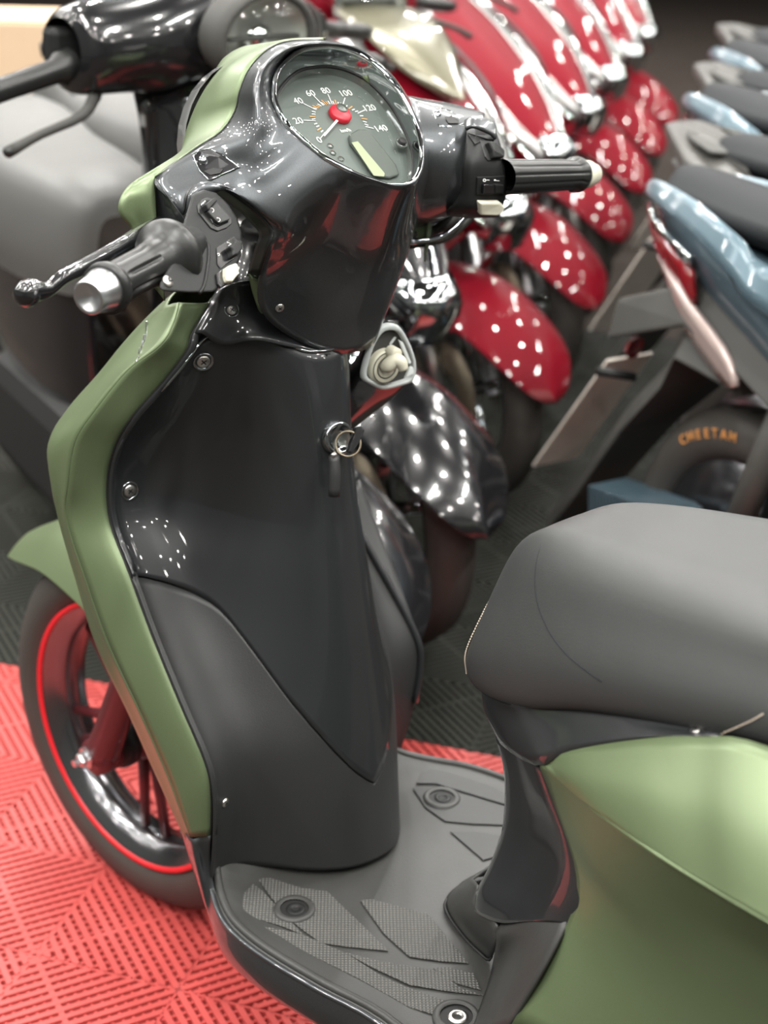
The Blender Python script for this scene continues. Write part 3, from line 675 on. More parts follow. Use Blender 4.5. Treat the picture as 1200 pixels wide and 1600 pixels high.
# collar under the seat
top_c = PX((755,1072,-.050),(790,1092,-.085),(880,1106,-.110),(1000,1126,-.125),(1130,1148,-.132))
mid_c = PX((758,1110,-.053),(800,1125,-.092),(880,1140,-.123),(1000,1142,-.134),(1120,1150,-.137))
bot_c = PX((777,1150,-.053),(838,1196,-.126),(892,1172,-.137),(1000,1154,-.140),(1090,1150,-.141))
def colrow(p): return p[::-1]+[Vector((0, p[0].y+.004, p[0].z))]+[mir(q) for q in p]
c0 = colrow([q+Vector((.012, 0, .012)) for q in top_c])
collar = grid('seat_collar', [c0, colrow(top_c), colrow(mid_c), colrow(bot_c)], 'gloss', SC, 4, 4, thick=.002)
screw(1087, 1143, [collar], SC, .004)
# lower cover where the column meets the floorboard
lc = [[P(748,1385,x=-.045), P(744,1412,x=-.056), P(757,1428,x=-.080), P(775,1441,x=-.103), P(779,1462,x=-.106)],
      [P(740,1374,z=zf+.03), P(722,1396,z=zf+.028), P(722,1425,z=zf+.028), P(748,1458,z=zf+.03), P(774,1484,z=zf+.03)],
      [P(737,1372,z=zf+.003), P(703,1397,z=zf+.003), P(700,1422,z=zf+.003), P(728,1464,z=zf+.003), P(765,1499,z=zf+.003)]]
grid('column_foot_cover', lc, 'floorp', SC, 5, 4, thick=.003)
grid('column_foot_cover', [[mirs(v) for v in r] for r in lc], 'floorp', SC, 5, 4, thick=.003)
tube('cover_seam', [P(u, v, z=zf+.005) for u, v in [(736,1385),(714,1394),(699,1405),(695,1418),(706,1440),(728,1468),(748,1488),(765,1500)]]+[P(771,1480,z=zf+.02), P(776,1462,z=zf+.05)], .0016, 'dark', SC, 6, 3)
# rear left ramp of the floorboard rising to the side panel
ramp = [[P(777,1466,x=-.107), P(772,1505,z=zf+.006), P(762,1545,z=zf+.002), P(740,1605,z=zf+.002)],
        [P(830,1450,x=-.140), P(815,1498,x=-.145), P(790,1550,x=-.150), P(765,1612,x=-.158)],
        [P(886,1444,x=-.148), P(866,1485,x=-.162), P(838,1535,x=-.175), P(797,1602,x=-.186)]]
ramp = [r[:1]*0+[r[0]+(r[0]-r[1])*.0+Vector((.02, .0, .03)) if 0 else r[0]]+r[1:] for r in ramp]
ramp = [[P(779,1440,x=-.09)]+ramp[0], [P(830,1425,x=-.125)]+ramp[1], [P(884,1428,x=-.138)]+ramp[2]]
rp = grid('floorboard_ramp', ramp, 'floorp', SC, 4, 5, thick=.003)
grid('floorboard_ramp', [[mirs(v) for v in r] for r in ramp], 'floorp', SC, 4, 5, thick=.003)
# ---- green side panel: upper face, crease, lower face
ga = PX((845,1197,-.127),(892,1174,-.138),(1000,1156,-.141),(1090,1152,-.142),(1210,1170,-.143))
crs = PX((846,1201,-.128),(925,1270,-.168),(1010,1330,-.190),(1100,1385,-.200),(1215,1450,-.208))
lo2 = PX((868,1258,-.131),(925,1340,-.160),(1010,1410,-.175),(1100,1450,-.182),(1215,1500,-.188))
lo3 = PX((902,1368,-.142),(940,1410,-.155),(1010,1480,-.165),(1100,1530,-.172),(1215,1570,-.178))
lo4 = PX((886,1446,-.149),(925,1500,-.158),(1000,1560,-.163),(1090,1600,-.168),(1215,1640,-.172))
lo5 = PX((798,1604,-.187),(880,1640,-.180),(980,1680,-.172),(1090,1720,-.168),(1215,1750,-.168))
def ext(r): d = (r[-1]-r[-2]); return r+[r[-1]+Vector((0, -.18, d.z*.2)), r[-1]+Vector((.03, -.40, 0))]
mid1 = [a.lerp(b, .5)+Vector((-.006*min(1, i*.6), 0, .004)) for i, (a, b) in enumerate(zip(ga, crs))]
up2 = [a+Vector((-.001, 0, .006)) for a in crs]
gu = grid('side_panel', [ext(r) for r in (ga, mid1, up2, crs, lo2, lo3, lo4, lo5)], 'green', SC, 5, 5, thick=.002)
grid('side_panel', [[mir(v) for v in ext(r)] for r in (ga, mid1, crs)], 'green', SC, 4, 4, thick=.002)
grid('side_panel', [[mir(v) for v in ext(r)] for r in (crs, lo2, lo3, lo4, lo5)], 'green', SC, 4, 4, thick=.002)
# black engine cover strip beneath the side panel, rear body, rear wheel, tail lamp
lathe('rear_tyre', (-.05, .0, .245), (1, 0, 0), [(0, .19), (.012, .225), (.035, .245), (.065, .245), (.088, .225), (.1, .19), (.09, .18), (.01, .18), (0, .19)], 'tyre', SC, 40)
lathe('rear_rim', (-.04, .0, .245), (1, 0, 0), [(.02, .0001), (.02, .05), (.03, .06), (.03, .15), (0, .182), (.08, .182), (.05, .15), (.05, .05), (.06, .0001)], 'rim', SC, 32)
grid('engine_cover', [[Vector((-.165, .42, .30)), Vector((-.17, .2, .30)), Vector((-.165, 0, .28)), Vector((-.15, -.1, .26))], [Vector((-.16, .42, .42)), Vector((-.165, .2, .42)), Vector((-.16, 0, .38)), Vector((-.15, -.1, .33))]], 'black', SC, 4, 4, thick=.03)
grid('tail_body', [[Vector((sx_*w_, y, z)) for sx_, z in ((-1, .5), (-1.05, .6), (-.9, .72), (0, .76), (.9, .72), (1.05, .6), (1, .5))] for y, w_ in ((-.14, .17), (-.28, .14), (-.38, .09), (-.42, .03))], 'green', SC, 4, 4, thick=.002)
box('tail_lamp', (0, -.41, .66), (.10, .03, .07), 'redlens', SC, bev=.01)
# ---- seat
YY = [.632, .622, .605, .57, .52, .45, .36, .26, .12, -.05, -.22, -.34]
ZB = [.625, .622, .624, .632, .650, .682, .712, .738, .748, .750, .762, .80]
ZT = [.668, .712, .750, .776, .789, .800, .812, .823, .830, .84, .870, .875]
WB = [.062, .076, .086, .098, .110, .122, .130, .136, .143, .15, .14, .09]
WT = [.030, .042, .052, .068, .082, .092, .102, .112, .118, .125, .115, .07]
rows = []
for y, b, t, wb, wt in zip(YY, ZB, ZT, WB, WT):
    h = t-b; L = [(-wb*.86, b-.006), (-wb, b+.004), (-wb*1.0-.002, b+h*.30), (-(wb*.55+wt*.45), b+h*.62), (-wt, b+h*.88), (-wt*.72, t-.001), (-wt*.36, t+.001)]
    rows.append([Vector((x, y, z)) for x, z in L]+[Vector((0, y, t+.0015))]+[Vector((-x, y, z)) for x, z in L[::-1]])
nose = [Vector((v.x*.8, v.y*0+.640-(v.z-.62)*.12, .632+(v.z-.632)*.85)) for v in rows[0]]
rows_seat = rows
seat = grid('seat', [nose]+rows, 'seat', SC, 4, 5); seat['label'] = 'grey vinyl seat with tan stitching'
grid('seat_base', [[Vector((x*w_, y, z-.004)) for x in (-.9, 0, .9)] for y, z, w_ in zip(YY, ZB, WB)], 'black', SC, 2, 2, thick=.006)
# stitching
def stitch(pix, parent, n=1):
    pts = []
    for a, b in zip(pix[:-1], pix[1:]):
        for k in range(5): pts.append((a[0]+(b[0]-a[0])*k/5, a[1]+(b[1]-a[1])*k/5))
    h3 = []
    for q in pts:
        l, n_ = hit(q[0], q[1], seat); h3.append(l+n_*.0006)
    full = [h3[0]]; step = .0042; V, Fc = [], []
    acc = 0
    for a, b in zip(h3[:-1], h3[1:]):
        d = (b-a).length
        if d > .03: continue
        k = 0
        m_ = max(1, int(d/step))
        for i in range(m_):
            p = a.lerp(b, i/m_); q = a.lerp(b, (i+.66)/m_); t = (q-p).normalized(); s = t.cross(FW).normalized()*.00055; up_ = s.cross(t).normalized()*.00055; k0 = len(V)
            for e in (p, q):
                V.extend([e+s, e+up_, e-s, e-up_])
            Fc.extend([(k0+j, k0+(j+1) % 4, k0+4+(j+1) % 4, k0+4+j) for j in range(4)])
    o = mesh('stitching', V, Fc, 'stitch', parent); o['kind'] = 'stuff'; return o
# ---- gauge
TAU = math.radians(36.7); GN = Vector((0, -math.sin(TAU), math.cos(TAU))); GO = P(545, 185, x=-.004)
GXd = Vector((1, 0, 0)); GYd = Vector((0, math.cos(TAU), math.sin(TAU)))
def G(u, v, h=0):
    D = FW*FPX+RT*(u-600)-UP*(v-800); O_ = GO+GN*h; return CAM+D*((O_-CAM).dot(GN)/D.dot(GN))
ringpx = [(498,73),(470,78),(447,94),(430,117),(426,143),(428,161),(437,182),(446,195),(456,206),(470,219),(484,231),(500,244),(517,255),(534,264),(552,273),(570,281),(587,287),(613,294),(638,291),(652,278),(659,255),(659,227),(652,199),(640,171),(624,143),(603,117),(577,94),(549,80),(521,73)]
ring = [G(*p) for p in ringpx]; gc = sum(ring, Vector())/len(ring)
ringC = cr(ring, 3, True)
def ringat(s, h):
    f = max(0, min(1, -h/.018)); return [gc+(p-gc)*s+GN*h+(GXd*.0045-GYd*.0020)*f for p in ringC]
def loop_tube(name, pts, r, m, n=8):
    V, Fc = [], []; L = len(pts)
    for i, c in enumerate(pts):
        t = (pts[(i+1) % L]-pts[i-1]).normalized(); s = t.cross(GN).normalized()
        for k in range(n): a = 2*PI*k/n; V.append(c+(s*math.cos(a)+GN*math.sin(a))*r)
    for i in range(L):
        for k in range(n): Fc.append((i*n+k, i*n+(k+1) % n, ((i+1) % L)*n+(k+1) % n, ((i+1) % L)*n+k))
    return mesh(name, V, Fc, m, SC)
loop_tube('gauge_bezel', ringat(.985, .001), .0026, 'chrome')
def loopgrid(name, loops, m, fill=False):
    n = len(loops[0]); V = [p for l in loops for p in l]; Fc = []
    for i in range(len(loops)-1):
        for k in range(n): Fc.append((i*n+k, i*n+(k+1) % n, (i+1)*n+(k+1) % n, (i+1)*n+k))
    if fill:
        V.append(sum(loops[-1], Vector())/n); c = len(V)-1; b = (len(loops)-1)*n
        for k in range(n): Fc.append((b+k, b+(k+1) % n, c))
    return mesh(name, V, Fc, m, SC)
loopgrid('bezel_wall', [ringat(.975, .001), ringat(.955, -.006), ringat(.93, -.020)], 'dchrome')
loop_tube('lens_seal', ringat(.93, -.0175), .0012, 'dark')
lens = loopgrid('gauge_lens', [ringat(.925, -.0180), ringat(.8, -.0168), ringat(.6, -.0160), ringat(.3, -.0156)], 'glass', True)
HD = -.025
loopgrid('dial_rim', [ringat(.925, -.019), ringat(.90, -.025)], 'lcdcase')
dial = loopgrid('dial_face', [ringat(.905, HD), ringat(.4, HD)], 'dial', True)
def GD(u, v, h=0): return G(u, v, HD+.0004+h)
hub = GD(530, 181)
for s_, (u, v) in [('0', (499,219)),('20', (466,189)),('40', (466,158)),('60', (485,146)),('80', (509,142)),('100', (540,146)),('120', (577,169)),('140', (595,201))]:
    text('dial_numeral', s_, GD(u, v), GXd, GYd, .0108, 'white', dial)
text('dial_unit', 'km/h', GD(540, 204), GXd, GYd, .0062, 'white', dial)
def line(a, b, wd, m, parent, name, h=0):
    a, b = GD(*a, h), GD(*b, h); t = (b-a).normalized(); s = t.cross(GN)*wd/2
    return prism(name, [a-s, b-s, b+s, a+s], GN*.0003, m, parent, 0)
for a, b in [((500,217),(508,207)),((474,188),(493,189)),((474,162),(494,172)),((490,150),(505,165)),((512,147),(519,163)),((539,153),(535,166)),((570,172),(559,177)),((584,201),(571,198))]:
    line(a, b, .0008, 'white', dial, 'dial_tick')
# minor ticks on an ellipse round the hub
import itertools
maj = [(508,207),(493,189),(494,172),(505,165),(519,163),(535,166),(559,177),(571,198)]
ctr = hub
mj = [GD(*p) for p in maj]
for i in range(7):
    for k in range(1, 5):
        p = mj[i].lerp(mj[i+1], k/5); q = p+(p-ctr).normalized()*(.007 if k == 2 else .0045)
        # keep the arc round: push outwards a little in the middle of each chord
        p = p+(p-ctr).normalized()*.0006; t = (q-p).normalized(); s = t.cross(GN)*.0005
        prism('dial_tick', [p-s, q-s, q+s, p+s], GN*.0003, 'orange' if k in (2,) or (i in (2, 3) and k == 3) else 'white', dial, 0)
hb = lathe('needle_hub', hub, GN, [(0, .0112), (.004, .0112), (.0055, .0095), (.0058, .0001)], 'dialred', SC, 28)
c = hub+GXd*.003+GYd*.004+GN*.0058
lathe('hub_cap_window', c, GN, [(0, .0058), (.0012, .0052), (.0012, .0001)], 'lcdcase', hb, 20)
nd = line((527,188), (506,212), .0022, 'white', SC, 'needle', .004)
# digital clock pod
pod = [GD(u, v) for u, v in [(543,214),(556,206),(571,206),(580,215),(598,238),(617,262),(622,276),(608,281),(590,279),(578,272),(560,246),(546,228)]]
pc = sum(pod, Vector())/len(pod)
prism('clock_pod', pod, GN*.004, 'lcdcase', SC, .0018)
prism('clock_display', [GD(u, v, .0042) for u, v in [(549,223),(559,221),(601,271),(600,276),(584,275)]], GN*.0004, 'lcd', SC, .0002)
l = G(627, 224, -.018)
lathe('reset_button', l, GN, [(0, .0042), (.004, .0042), (.0045, .0035), (.0045, .0001)], 'dark', SC, 18)
lathe('button_seal', l, GN, [(-.001, .0062), (.0012, .0060), (.0014, .0044), (0, .0040)], 'lcdcase', SC, 20)
for u, v in ((516,228),(520,239),(533,248)): lathe('tell_tale_lamp', GD(u, v), GN, [(0, .0032), (.0004, .0032), (.0004, .0001)], 'lcdcase', dial, 14)
# ---- handlebar cowl, rear half: radial patch from bezel to its outer seam
Y_ = 'y'; 
rad = [  # ring index, a, b, outer  (u,v,'x'/'y',value)
 ((521,73),(518,69,.925),(513,66,.932),(505,63,.940)),
 ((498,73),(485,69,.922),(470,67,.930),(455,64,.936)),
 ((470,78),(455,75,.918),(440,72,.928),(428,72,.932)),
 ((447,94),(430,90,.910),(417,86,.922),(406,88,.930)),
 ((430,117),(410,112,.900),(397,110,.917),(387,112,.930)),
 ((426,143),(402,142,.890),(385,142,.912),(374,144,.930)),
 ((428,161),(403,166,.884),(382,170,.908),(367,174,.930)),
 ((437,182),(404,196,.878),(370,203,.905),(345,206,.930)),
 ((446,195),(402,222,.876),(350,229,.903),(307,231,.930)),
 ((456,206),(405,242,.872),(345,258,.900),(242,277,.930)),
 ((462,212),(408,252,.870),(350,270,.893),(264,310,.905)),
 ((470,219),(415,263,.866),(358,283,.885),(287,335,.893)),
 ((476,224),(422,268,.862),(365,290,.880),(294,303,.893)),
 ((484,231),(435,278,.856),(382,298,.872),(315,286,.893)),
 ((500,244),(450,292,.848),(405,318,.860),(345,290,.885)),
 ((517,255),(464,308,.842),(428,340,.850),(385,316,.872)),
 ((526,260),(472,320,.842),(445,352,.846),(415,345,.862)),
 ((534,264),(482,335,.848),(455,368,.852),(427,363,.856)),
 ((543,269),(494,350,.860),(458,388,.875),(420,386,.860)),
 ((552,273),(508,365,.870),(462,415,.888),(406,430,.895)),
 ((570,281),(532,380,.872),(478,455,.892),(408,486,.910)),
 ((587,287),(558,392,.872),(505,480,.893),(455,527,.910)),
 ((613,294),(595,400,.872),(550,495,.893),(522,552,.903)),
 ((638,291),(628,380,.880),(600,470,.898),(572,546,.906)),
 ((652,278),(648,345,.885),(625,430,.905),(592,522,.915)),
 ((659,255),(662,300,.885),(652,350,.920),(615,450,.960)),
 ((659,227),(668,250,.880),(668,280,.91),(655,300,.960)),
 ((652,199),(664,215,.890),(664,225,.92),(655,240,.960)),
 ((640,171),(651,180,.900),(652,185,.93),(645,190,.955)),
 ((624,143),(635,148,.915),(636,150,.935),(630,155,.955)),
 ((603,117),(612,116,.925),(612,118,.94),(606,120,.955)),
 ((577,94),(584,91,.930),(584,90,.942),(578,90,.952)),
 ((549,80),(552,74,.930),(550,72,.940),(545,70,.948))]
rr_ = []
for q in rad:
    r0 = G(*q[0]); r0b = gc+(r0-gc)*.985; o_ = [r0b, gc+(r0-gc)*1.03-GN*.001]+[P(a[0], a[1], y=a[2]) for a in q[1:]]; rr_.append(o_)
# rows = rings (closed loops)
loops = [[r[k] for r in rr_] for k in range(5)]
cowl = grid('handlebar_cowl', loops, 'cowl', SC, 4, 5, closed=True, thick=.002, off=1)
# arch inner wall round the switch opening
arch = [rr_[i][4] for i in range(11, 20)]
grid('cowl_opening_wall', [arch, [p+Vector((.012, .035, -.010)) for p in arch]], 'rubber', SC, 4, 4, thick=.0015)
# triangular end facet of the left arm
prism('arm_end_facet', PX((242,277,-.182),(264,310,-.188),(290,345,-.185),(286,365,-.180),(245,341,-.178)), (.003, .004, 0), 'cowl', SC, .001)
# recessed screw scoop on the left arm
def scoop(pix, hole, obs, scr):
    L_ = [hit(u, v, *obs) for u, v in pix]; n = sum((q[1] for q in L_), Vector()).normalized(); p = [q[0]+n*.0008 for q in L_]
    cc = sum(p, Vector())/len(p)
    lo = [cc+(q-cc)*.62-n*.0004+n*.001 for q in p]
    N_ = len(p); V = p+lo; Fc = [(i, (i+1) % N_, N_+(i+1) % N_, N_+i) for i in range(N_)]+[tuple(range(N_, 2*N_))]
    s = mesh('screw_scoop', V, Fc, 'black', SC, False)
    tube('scoop_rim', p+[p[0]], .0007, 'dchrome', s, 6, 1, False)
    h = [hit(u, v, *obs)[0]+n*.0022 for u, v in hole]; prism('scoop_hole', h, n*.0004, 'dark', s, 0)
    l_, n_ = hit(*scr, *obs); lathe('screw', l_+n*.002, (n+Vector((-.5, -.2, .1))).normalized(), [(-.002, .0042), (.0004, .0040), (.0006, .0001)], 'dchrome', s, 14)
scoop([(302,245),(311,236),(328,234),(347,242),(374,262),(352,271),(327,283),(313,268)], [(320,270),(334,265),(350,267),(345,273),(330,276)], [cowl], (317,252))
# ---- right arm of the cowl
def PY(*pts): return [P(p[0], p[1], y=p[2]) for p in pts]
ra = [PY((630,150,.985),(690,160,.965),(735,170,.955),(752,176,.950)),
      PY((640,160,.955),(700,171,.935),(744,177,.925),(757,181,.920)),
      PY((645,195,.925),(700,192,.905),(737,198,.895),(748,202,.890)),
      PY((648,235,.912),(697,235,.890),(728,240,.880),(738,243,.875)),
      PY((648,280,.912),(693,284,.890),(718,288,.880),(727,290,.875)),
      PY((645,325,.922),(686,324,.902),(706,321,.893),(719,318,.890)),
      PY((642,356,.945),(682,346,.930),(702,337,.920),(714,330,.915)),
      PY((642,350,.985),(682,342,.980),(702,334,.97),(714,328,.96))]
rarm = grid('cowl_right_arm', ra, 'cowl', SC, 4, 5, thick=.002)
scoop([(677,174),(690,171),(702,174),(716,184),(724,196),(700,200),(685,198),(680,185)], [(694,186),(705,184),(716,191),(716,196),(700,196)], [rarm], (682,181))
# ---- green front half of the handlebar cowl
gsp = [((505,63,.940),(505,60,.950),(503,61,.985)),((455,64,.936),(445,63,.960),(440,64,.995)),((428,72,.932),(405,76,.965),(392,82,1.0)),((406,88,.930),(375,92,.965),(356,102,1.01)),
 ((387,112,.930),(350,118,.968),(328,132,1.01)),((374,144,.930),(335,155,.968),(310,162,1.01)),((367,174,.930),(325,188,.968),(297,192,1.01)),((345,206,.930),(310,218,.962),(288,222,.998)),
 ((307,231,.930),(290,236,.950),(281,240,.965)),((262,264,.930),(254,262,.940),(246,263,.950)),((242,277,.930),(220,282,.945),(206,290,.955)),((242,300,.928),(210,300,.940),(191,312,.950)),
 ((243,320,.926),(210,325,.938),(189,333,.947)),((244,341,.924),(220,348,.936),(206,351,.945)),((240,365,.925),(225,368,.935),(216,368,.942)),((250,400,.93),(235,400,.935),(228,400,.942)),((258,470,.93),(247,455,.935),(236,440,.942))]
gfr = [[P(a[0], a[1], y=a[2]) for a in q] for q in gsp]
gfr = [[r[0], r[1], r[2], Vector((r[2].x*.6, min(r[2].y+.05, 1.05), r[2].z-.01))] for r in gfr]
gcow = grid('headlight_cowl', gfr, 'green', SC, 4, 4, thick=.002); gcow['label'] = 'green front half of the handlebar cowl'
mr = [[Vector((-v.x*.88, v.y, v.z-.014)) for v in r] for r in gfr[4:]]
grid('headlight_cowl', mr, 'green', SC, 4, 4, thick=.002)
# headlamp on the hidden front
lathe('headlamp', (0, 1.02, 1.03), (0, 1, -.1), [(0, .085), (.02, .08), (.035, .05), (.04, .0001)], 'clear', SC, 28)
tube('seam_bead', [r[0] for r in gfr[:11]], .0009, 'dark', SC, 6, 3)
# small green web seen below the cowl
grid('cowl_underside', [PY((388,428,.918),(402,433,.913),(412,442,.910)), PY((394,455,.918),(404,457,.914),(412,460,.911)), PY((404,482,.918),(408,488,.915),(411,490,.912))], 'green', SC, 3, 3, thick=.002)
screw(437, 481, [cowl], SC, .0045, well=False)
# ---- steering column filler between the cowl and shield
tube('steering_neck', [(0, .99, .80), (0, .95, .95)], .06, 'black', SC, 20, 1)
# ---- left grip, switches
gA = P(137, 466, x=-.343); gB = P(262, 400, x=-.237); ax = (gB-gA).normalized(); Lg = (gB-gA).length
g = lathe('grip', gA, ax, [(.022, .0155), (.022, .0205), (.027, .0213), (.032, .0200), (.034, .0165), (.038, .0168), (.045, .0172), (.06, .0174), (.075, .0175), (.085, .0178), (Lg-.030, .0180), (Lg-.018, .0190), (Lg-.013, .0205), (Lg-.009, .0245), (Lg-.005, .0290), (Lg, .0312), (Lg+.006, .0302), (Lg+.009, .0260), (Lg+.010, .018)], 'rubber', SC, 112, .0032, (.044, Lg-.034), 7)
be = lathe('bar_end', gA, ax, [(.006, .0001), (.0045, .0065), (.001, .0105), (0, .0125), (.001, .0138), (.010, .0150), (.021, .0178), (.023, .0178), (.024, .0001)], 'alu', SC, 36)
# switch housing: shaped block
def blk(name, front, back, m, parent, bev=.003):
    n = len(front); V = front+back; Fc = [tuple(range(n))[::-1], tuple(range(n, 2*n))]+[(i, (i+1) % n, n+(i+1) % n, n+i) for i in range(n)]
    o = mesh(name, V, Fc, m, parent, False); bm = bmesh.new(); bm.from_mesh(o.data); bmesh.ops.recalc_face_normals(bm, faces=bm.faces); bm.to_mesh(o.data); bm.free()
    b = o.modifiers.new('b', 'BEVEL'); b.width = bev; b.segments = 3; b.limit_method = 'ANGLE'; b.angle_limit = .3
    for p in o.data.polygons: p.use_smooth = False
    return o
# outboard face (towards the grip) and inboard face, both roughly perpendicular to the bar
def SH(pix, x): return [P(u, v, x=x) for u, v in pix]
SN = (Vector((.22, -.80, .56))-ax*(Vector((.22, -.80, .56)).dot(ax))).normalized(); SO = P(325, 372, x=-.195)
def SP(u, v, h=0):
    D = FW*FPX+RT*(u-600)-UP*(v-800); O_ = SO+SN*h; return CAM+D*((O_-CAM).dot(SN)/D.dot(SN))
face = [SP(u, v) for u, v in [(300,304),(318,297),(338,302),(357,320),(371,342),(378,365),(377,400),(366,425),(350,444),(333,457),(296,458),(252,455),(248,446),(262,420),(276,398),(281,370)]]
sw = prism('switch_housing', face, (.025, .035, -.008), 'switch', SC, .005)
for m_ in sw.modifiers: m_.segments = 4
rim1 = [SP(u, v, .0) for u, v in [(283,352),(318,374),(326,392),(320,440),(312,458)]]
tube('housing_ridge', [p+SN*.0002 for p in rim1], .0016, 'switch', SC, 8, 3)
swl = sw
collar_ = lathe('switch_collar', gB+ax*.006, ax, [(0, .024), (.004, .0245), (.012, .022), (.03, .018)], 'switch', SC, 30)
sl = SP(262, 440, .0002)
ss = lathe('screw', sl, SN, [(-.001, .0052), (.0008, .0052), (.0015, .0042), (.0016, .0001)], 'screw', SC, 16)
for a_, b_ in ((RT, UP), (UP, RT)):
    prism('cross_slot', [sl+SN*.0014+a_*.003+b_*.0005, sl+SN*.0014-a_*.003+b_*.0005, sl+SN*.0014-a_*.003-b_*.0005, sl+SN*.0014+a_*.003-b_*.0005], SN*.0005, 'dark', ss, 0)
def button(pix, obs, h, m, name, parent=SC, bev=.0012, lift=0):
    if obs[0] is sw:
        return prism(name, [SP(u, v, -.001) for u, v in pix], SN*(h+.001), m, parent, bev), SN
    L_ = [hit(u, v, *obs) for u, v in pix]; n = sum((q[1] for q in L_), Vector()).normalized()
    return prism(name, [q[0]+n*(lift-.001) for q in L_], n*(h+.001), m, parent, bev), n
button([(306,322),(312,314),(322,310),(333,314),(359,342),(360,351),(352,358),(338,363),(327,358),(308,334)], [sw], .0012, 'rubber', 'dip_switch_frame', bev=.0006)
_, nn = button([(309,322),(316,315),(325,314),(331,319),(353,343),(354,350),(338,357),(330,353),(322,340)], [sw], .0022, 'black', 'dip_switch_well')
b1, _ = button([(311,326),(326,315),(330,320),(316,335)], [sw], .0075, 'switch', 'dip_switch', bev=.001)
button([(317,335),(331,320),(350,342),(352,348),(337,354),(331,350)], [sw], .0050, 'matte', 'dip_switch', bev=.001)
l = SP(331, 329, .0052); text('headlight_symbol', 'D', l, RT-UP*.3, UP+RT*.3, .0060, 'white', SC)
l = SP(341, 344, .0052); text('headlight_symbol', 'D', l, RT-UP*.3, UP+RT*.3, .0055, 'white', SC)
button([(336,389),(363,371),(375,378),(374,398),(342,421),(337,414)], [sw], .0010, 'black', 'turn_switch_plate', bev=.0005)
button([(348,392),(361,383),(367,386),(368,397),(361,405),(354,406),(353,398)], [sw], .0080, 'switch', 'turn_switch', bev=.0015)
l = SP(357, 381, .0014); text('turn_symbol', '\u25B3', l, RT+UP*.6, UP-RT*.2, .005, 'white', SC)
l = SP(341, 397, .0014); text('turn_symbol', 'o', l, RT+UP*.6, UP-RT*.2, .005, 'white', SC)
button([(334,430),(346,421),(356,424),(360,440),(342,452),(336,446)], [sw], .002, 'black', 'horn_well', bev=.0008)
button([(344,424),(350,420),(361,416),(364,421),(365,433),(355,445),(347,445),(344,436)], [sw], .0062, 'cream', 'horn_button', bev=.0015)
# ---- left brake lever
tube('brake_lever', [P(38,461,y=.835), P(50,455,y=.838), P(75,452,y=.84), P(100,432,y=.845), P(140,412,y=.86), P(190,385,y=.885), P(225,362,y=.91), P(250,350,y=.92)], [.0095, .0100, .0062, .0062, .0070, .0075, .0075, .0075], 'black', SC, 14, 5)
lathe('lever_ball', P(42, 459, y=.835), (0, 1, .2), [(-.011, .0001), (-.009, .006), (-.005, .0098), (0, .0112), (.005, .0098), (.009, .006), (.011, .0001)], 'black', SC, 20)
# ---- right grip and switches
hA = P(925, 272, x=.345); hB = P(785, 277, x=.185); ax = (hB-hA).normalized(); Lh = (hB-hA).length
lathe('grip', hA, ax, [(.026, .0135), (.026, .0178), (.029, .0190), (.035, .0190), (.038, .0168), (.042, .0160), (.06, .0165), (Lh-.01, .0180), (Lh+.002, .0182)], 'rubber', SC, 96, .0018, (.034, Lh-.008), 12)
lathe('bar_end', hA, ax, [(-.003, .0001), (-.004, .006), (-.005, .0095), (-.003, .0112), (.006, .0125), (.008, .0145), (.026, .0165), (.027, .0001)], 'cream', SC, 30)
rsw = grid('switch_housing', [
  PY((728,190,.905),(745,190,.895),(765,195,.885),(775,205,.880)),
  PY((729,207,.882),(744,211,.872),(765,216,.866),(782,226,.864)),
  PY((726,235,.872),(744,238,.860),(765,244,.856),(787,250,.856)),
  PY((722,262,.868),(740,262,.856),(765,268,.852),(790,273,.852)),
  PY((719,300,.870),(736,302,.858),(762,304,.854),(790,306,.854)),
  PY((700,330,.885),(730,331,.866),(760,335,.860),(781,337,.860)),
  PY((698,337,.91),(730,341,.90),(752,341,.895),(775,340,.89))], 'switch', SC, 4, 4, thick=.004, off=1)
grid('switch_housing_cap', [PY((727,189,.885),(738,184,.878),(768,189,.872),(774,199,.868)), PY((728,203,.876),(740,199,.868),(765,209,.862),(774,218,.860))], 'cowl', SC, 4, 4, thick=.003)
button([(729,203),(742,200),(773,214),(771,222),(760,220),(730,212)], [rsw], .003, 'dark', 'housing_slot', bev=.0008)
button([(748,219),(768,221),(783,235),(784,250),(762,252),(757,246)], [rsw], .0015, 'matte', 'stop_switch_frame', bev=.0008)
button([(756,225),(766,224),(782,238),(781,249),(765,250),(763,240)], [rsw], .0070, 'switch', 'stop_switch', bev=.0015)
button([(744,276),(787,274),(786,304),(743,303)], [rsw], .0022, 'switch', 'light_switch_plate', bev=.0008)
button([(751,286),(768,286),(768,301),(750,301)], [rsw], .0055, 'black', 'light_switch', bev=.0012)
button([(769,286),(783,287),(782,301),(769,301)], [rsw], .0045, 'switch', 'light_switch', bev=.0012)
l, n = hit(757, 280, rsw); text('switch_symbol', 'o\u2013', l+n*.0026, RT, UP, .0065, 'white', SC)
l, n = hit(773, 281, rsw); text('switch_symbol', '\u2022\u2013', l+n*.0026, RT, UP, .0065, 'white', SC)
button([(744,312),(776,312),(784,318),(779,329),(772,333),(745,332)], [rsw], .0065, 'cream', 'starter_button', bev=.002)
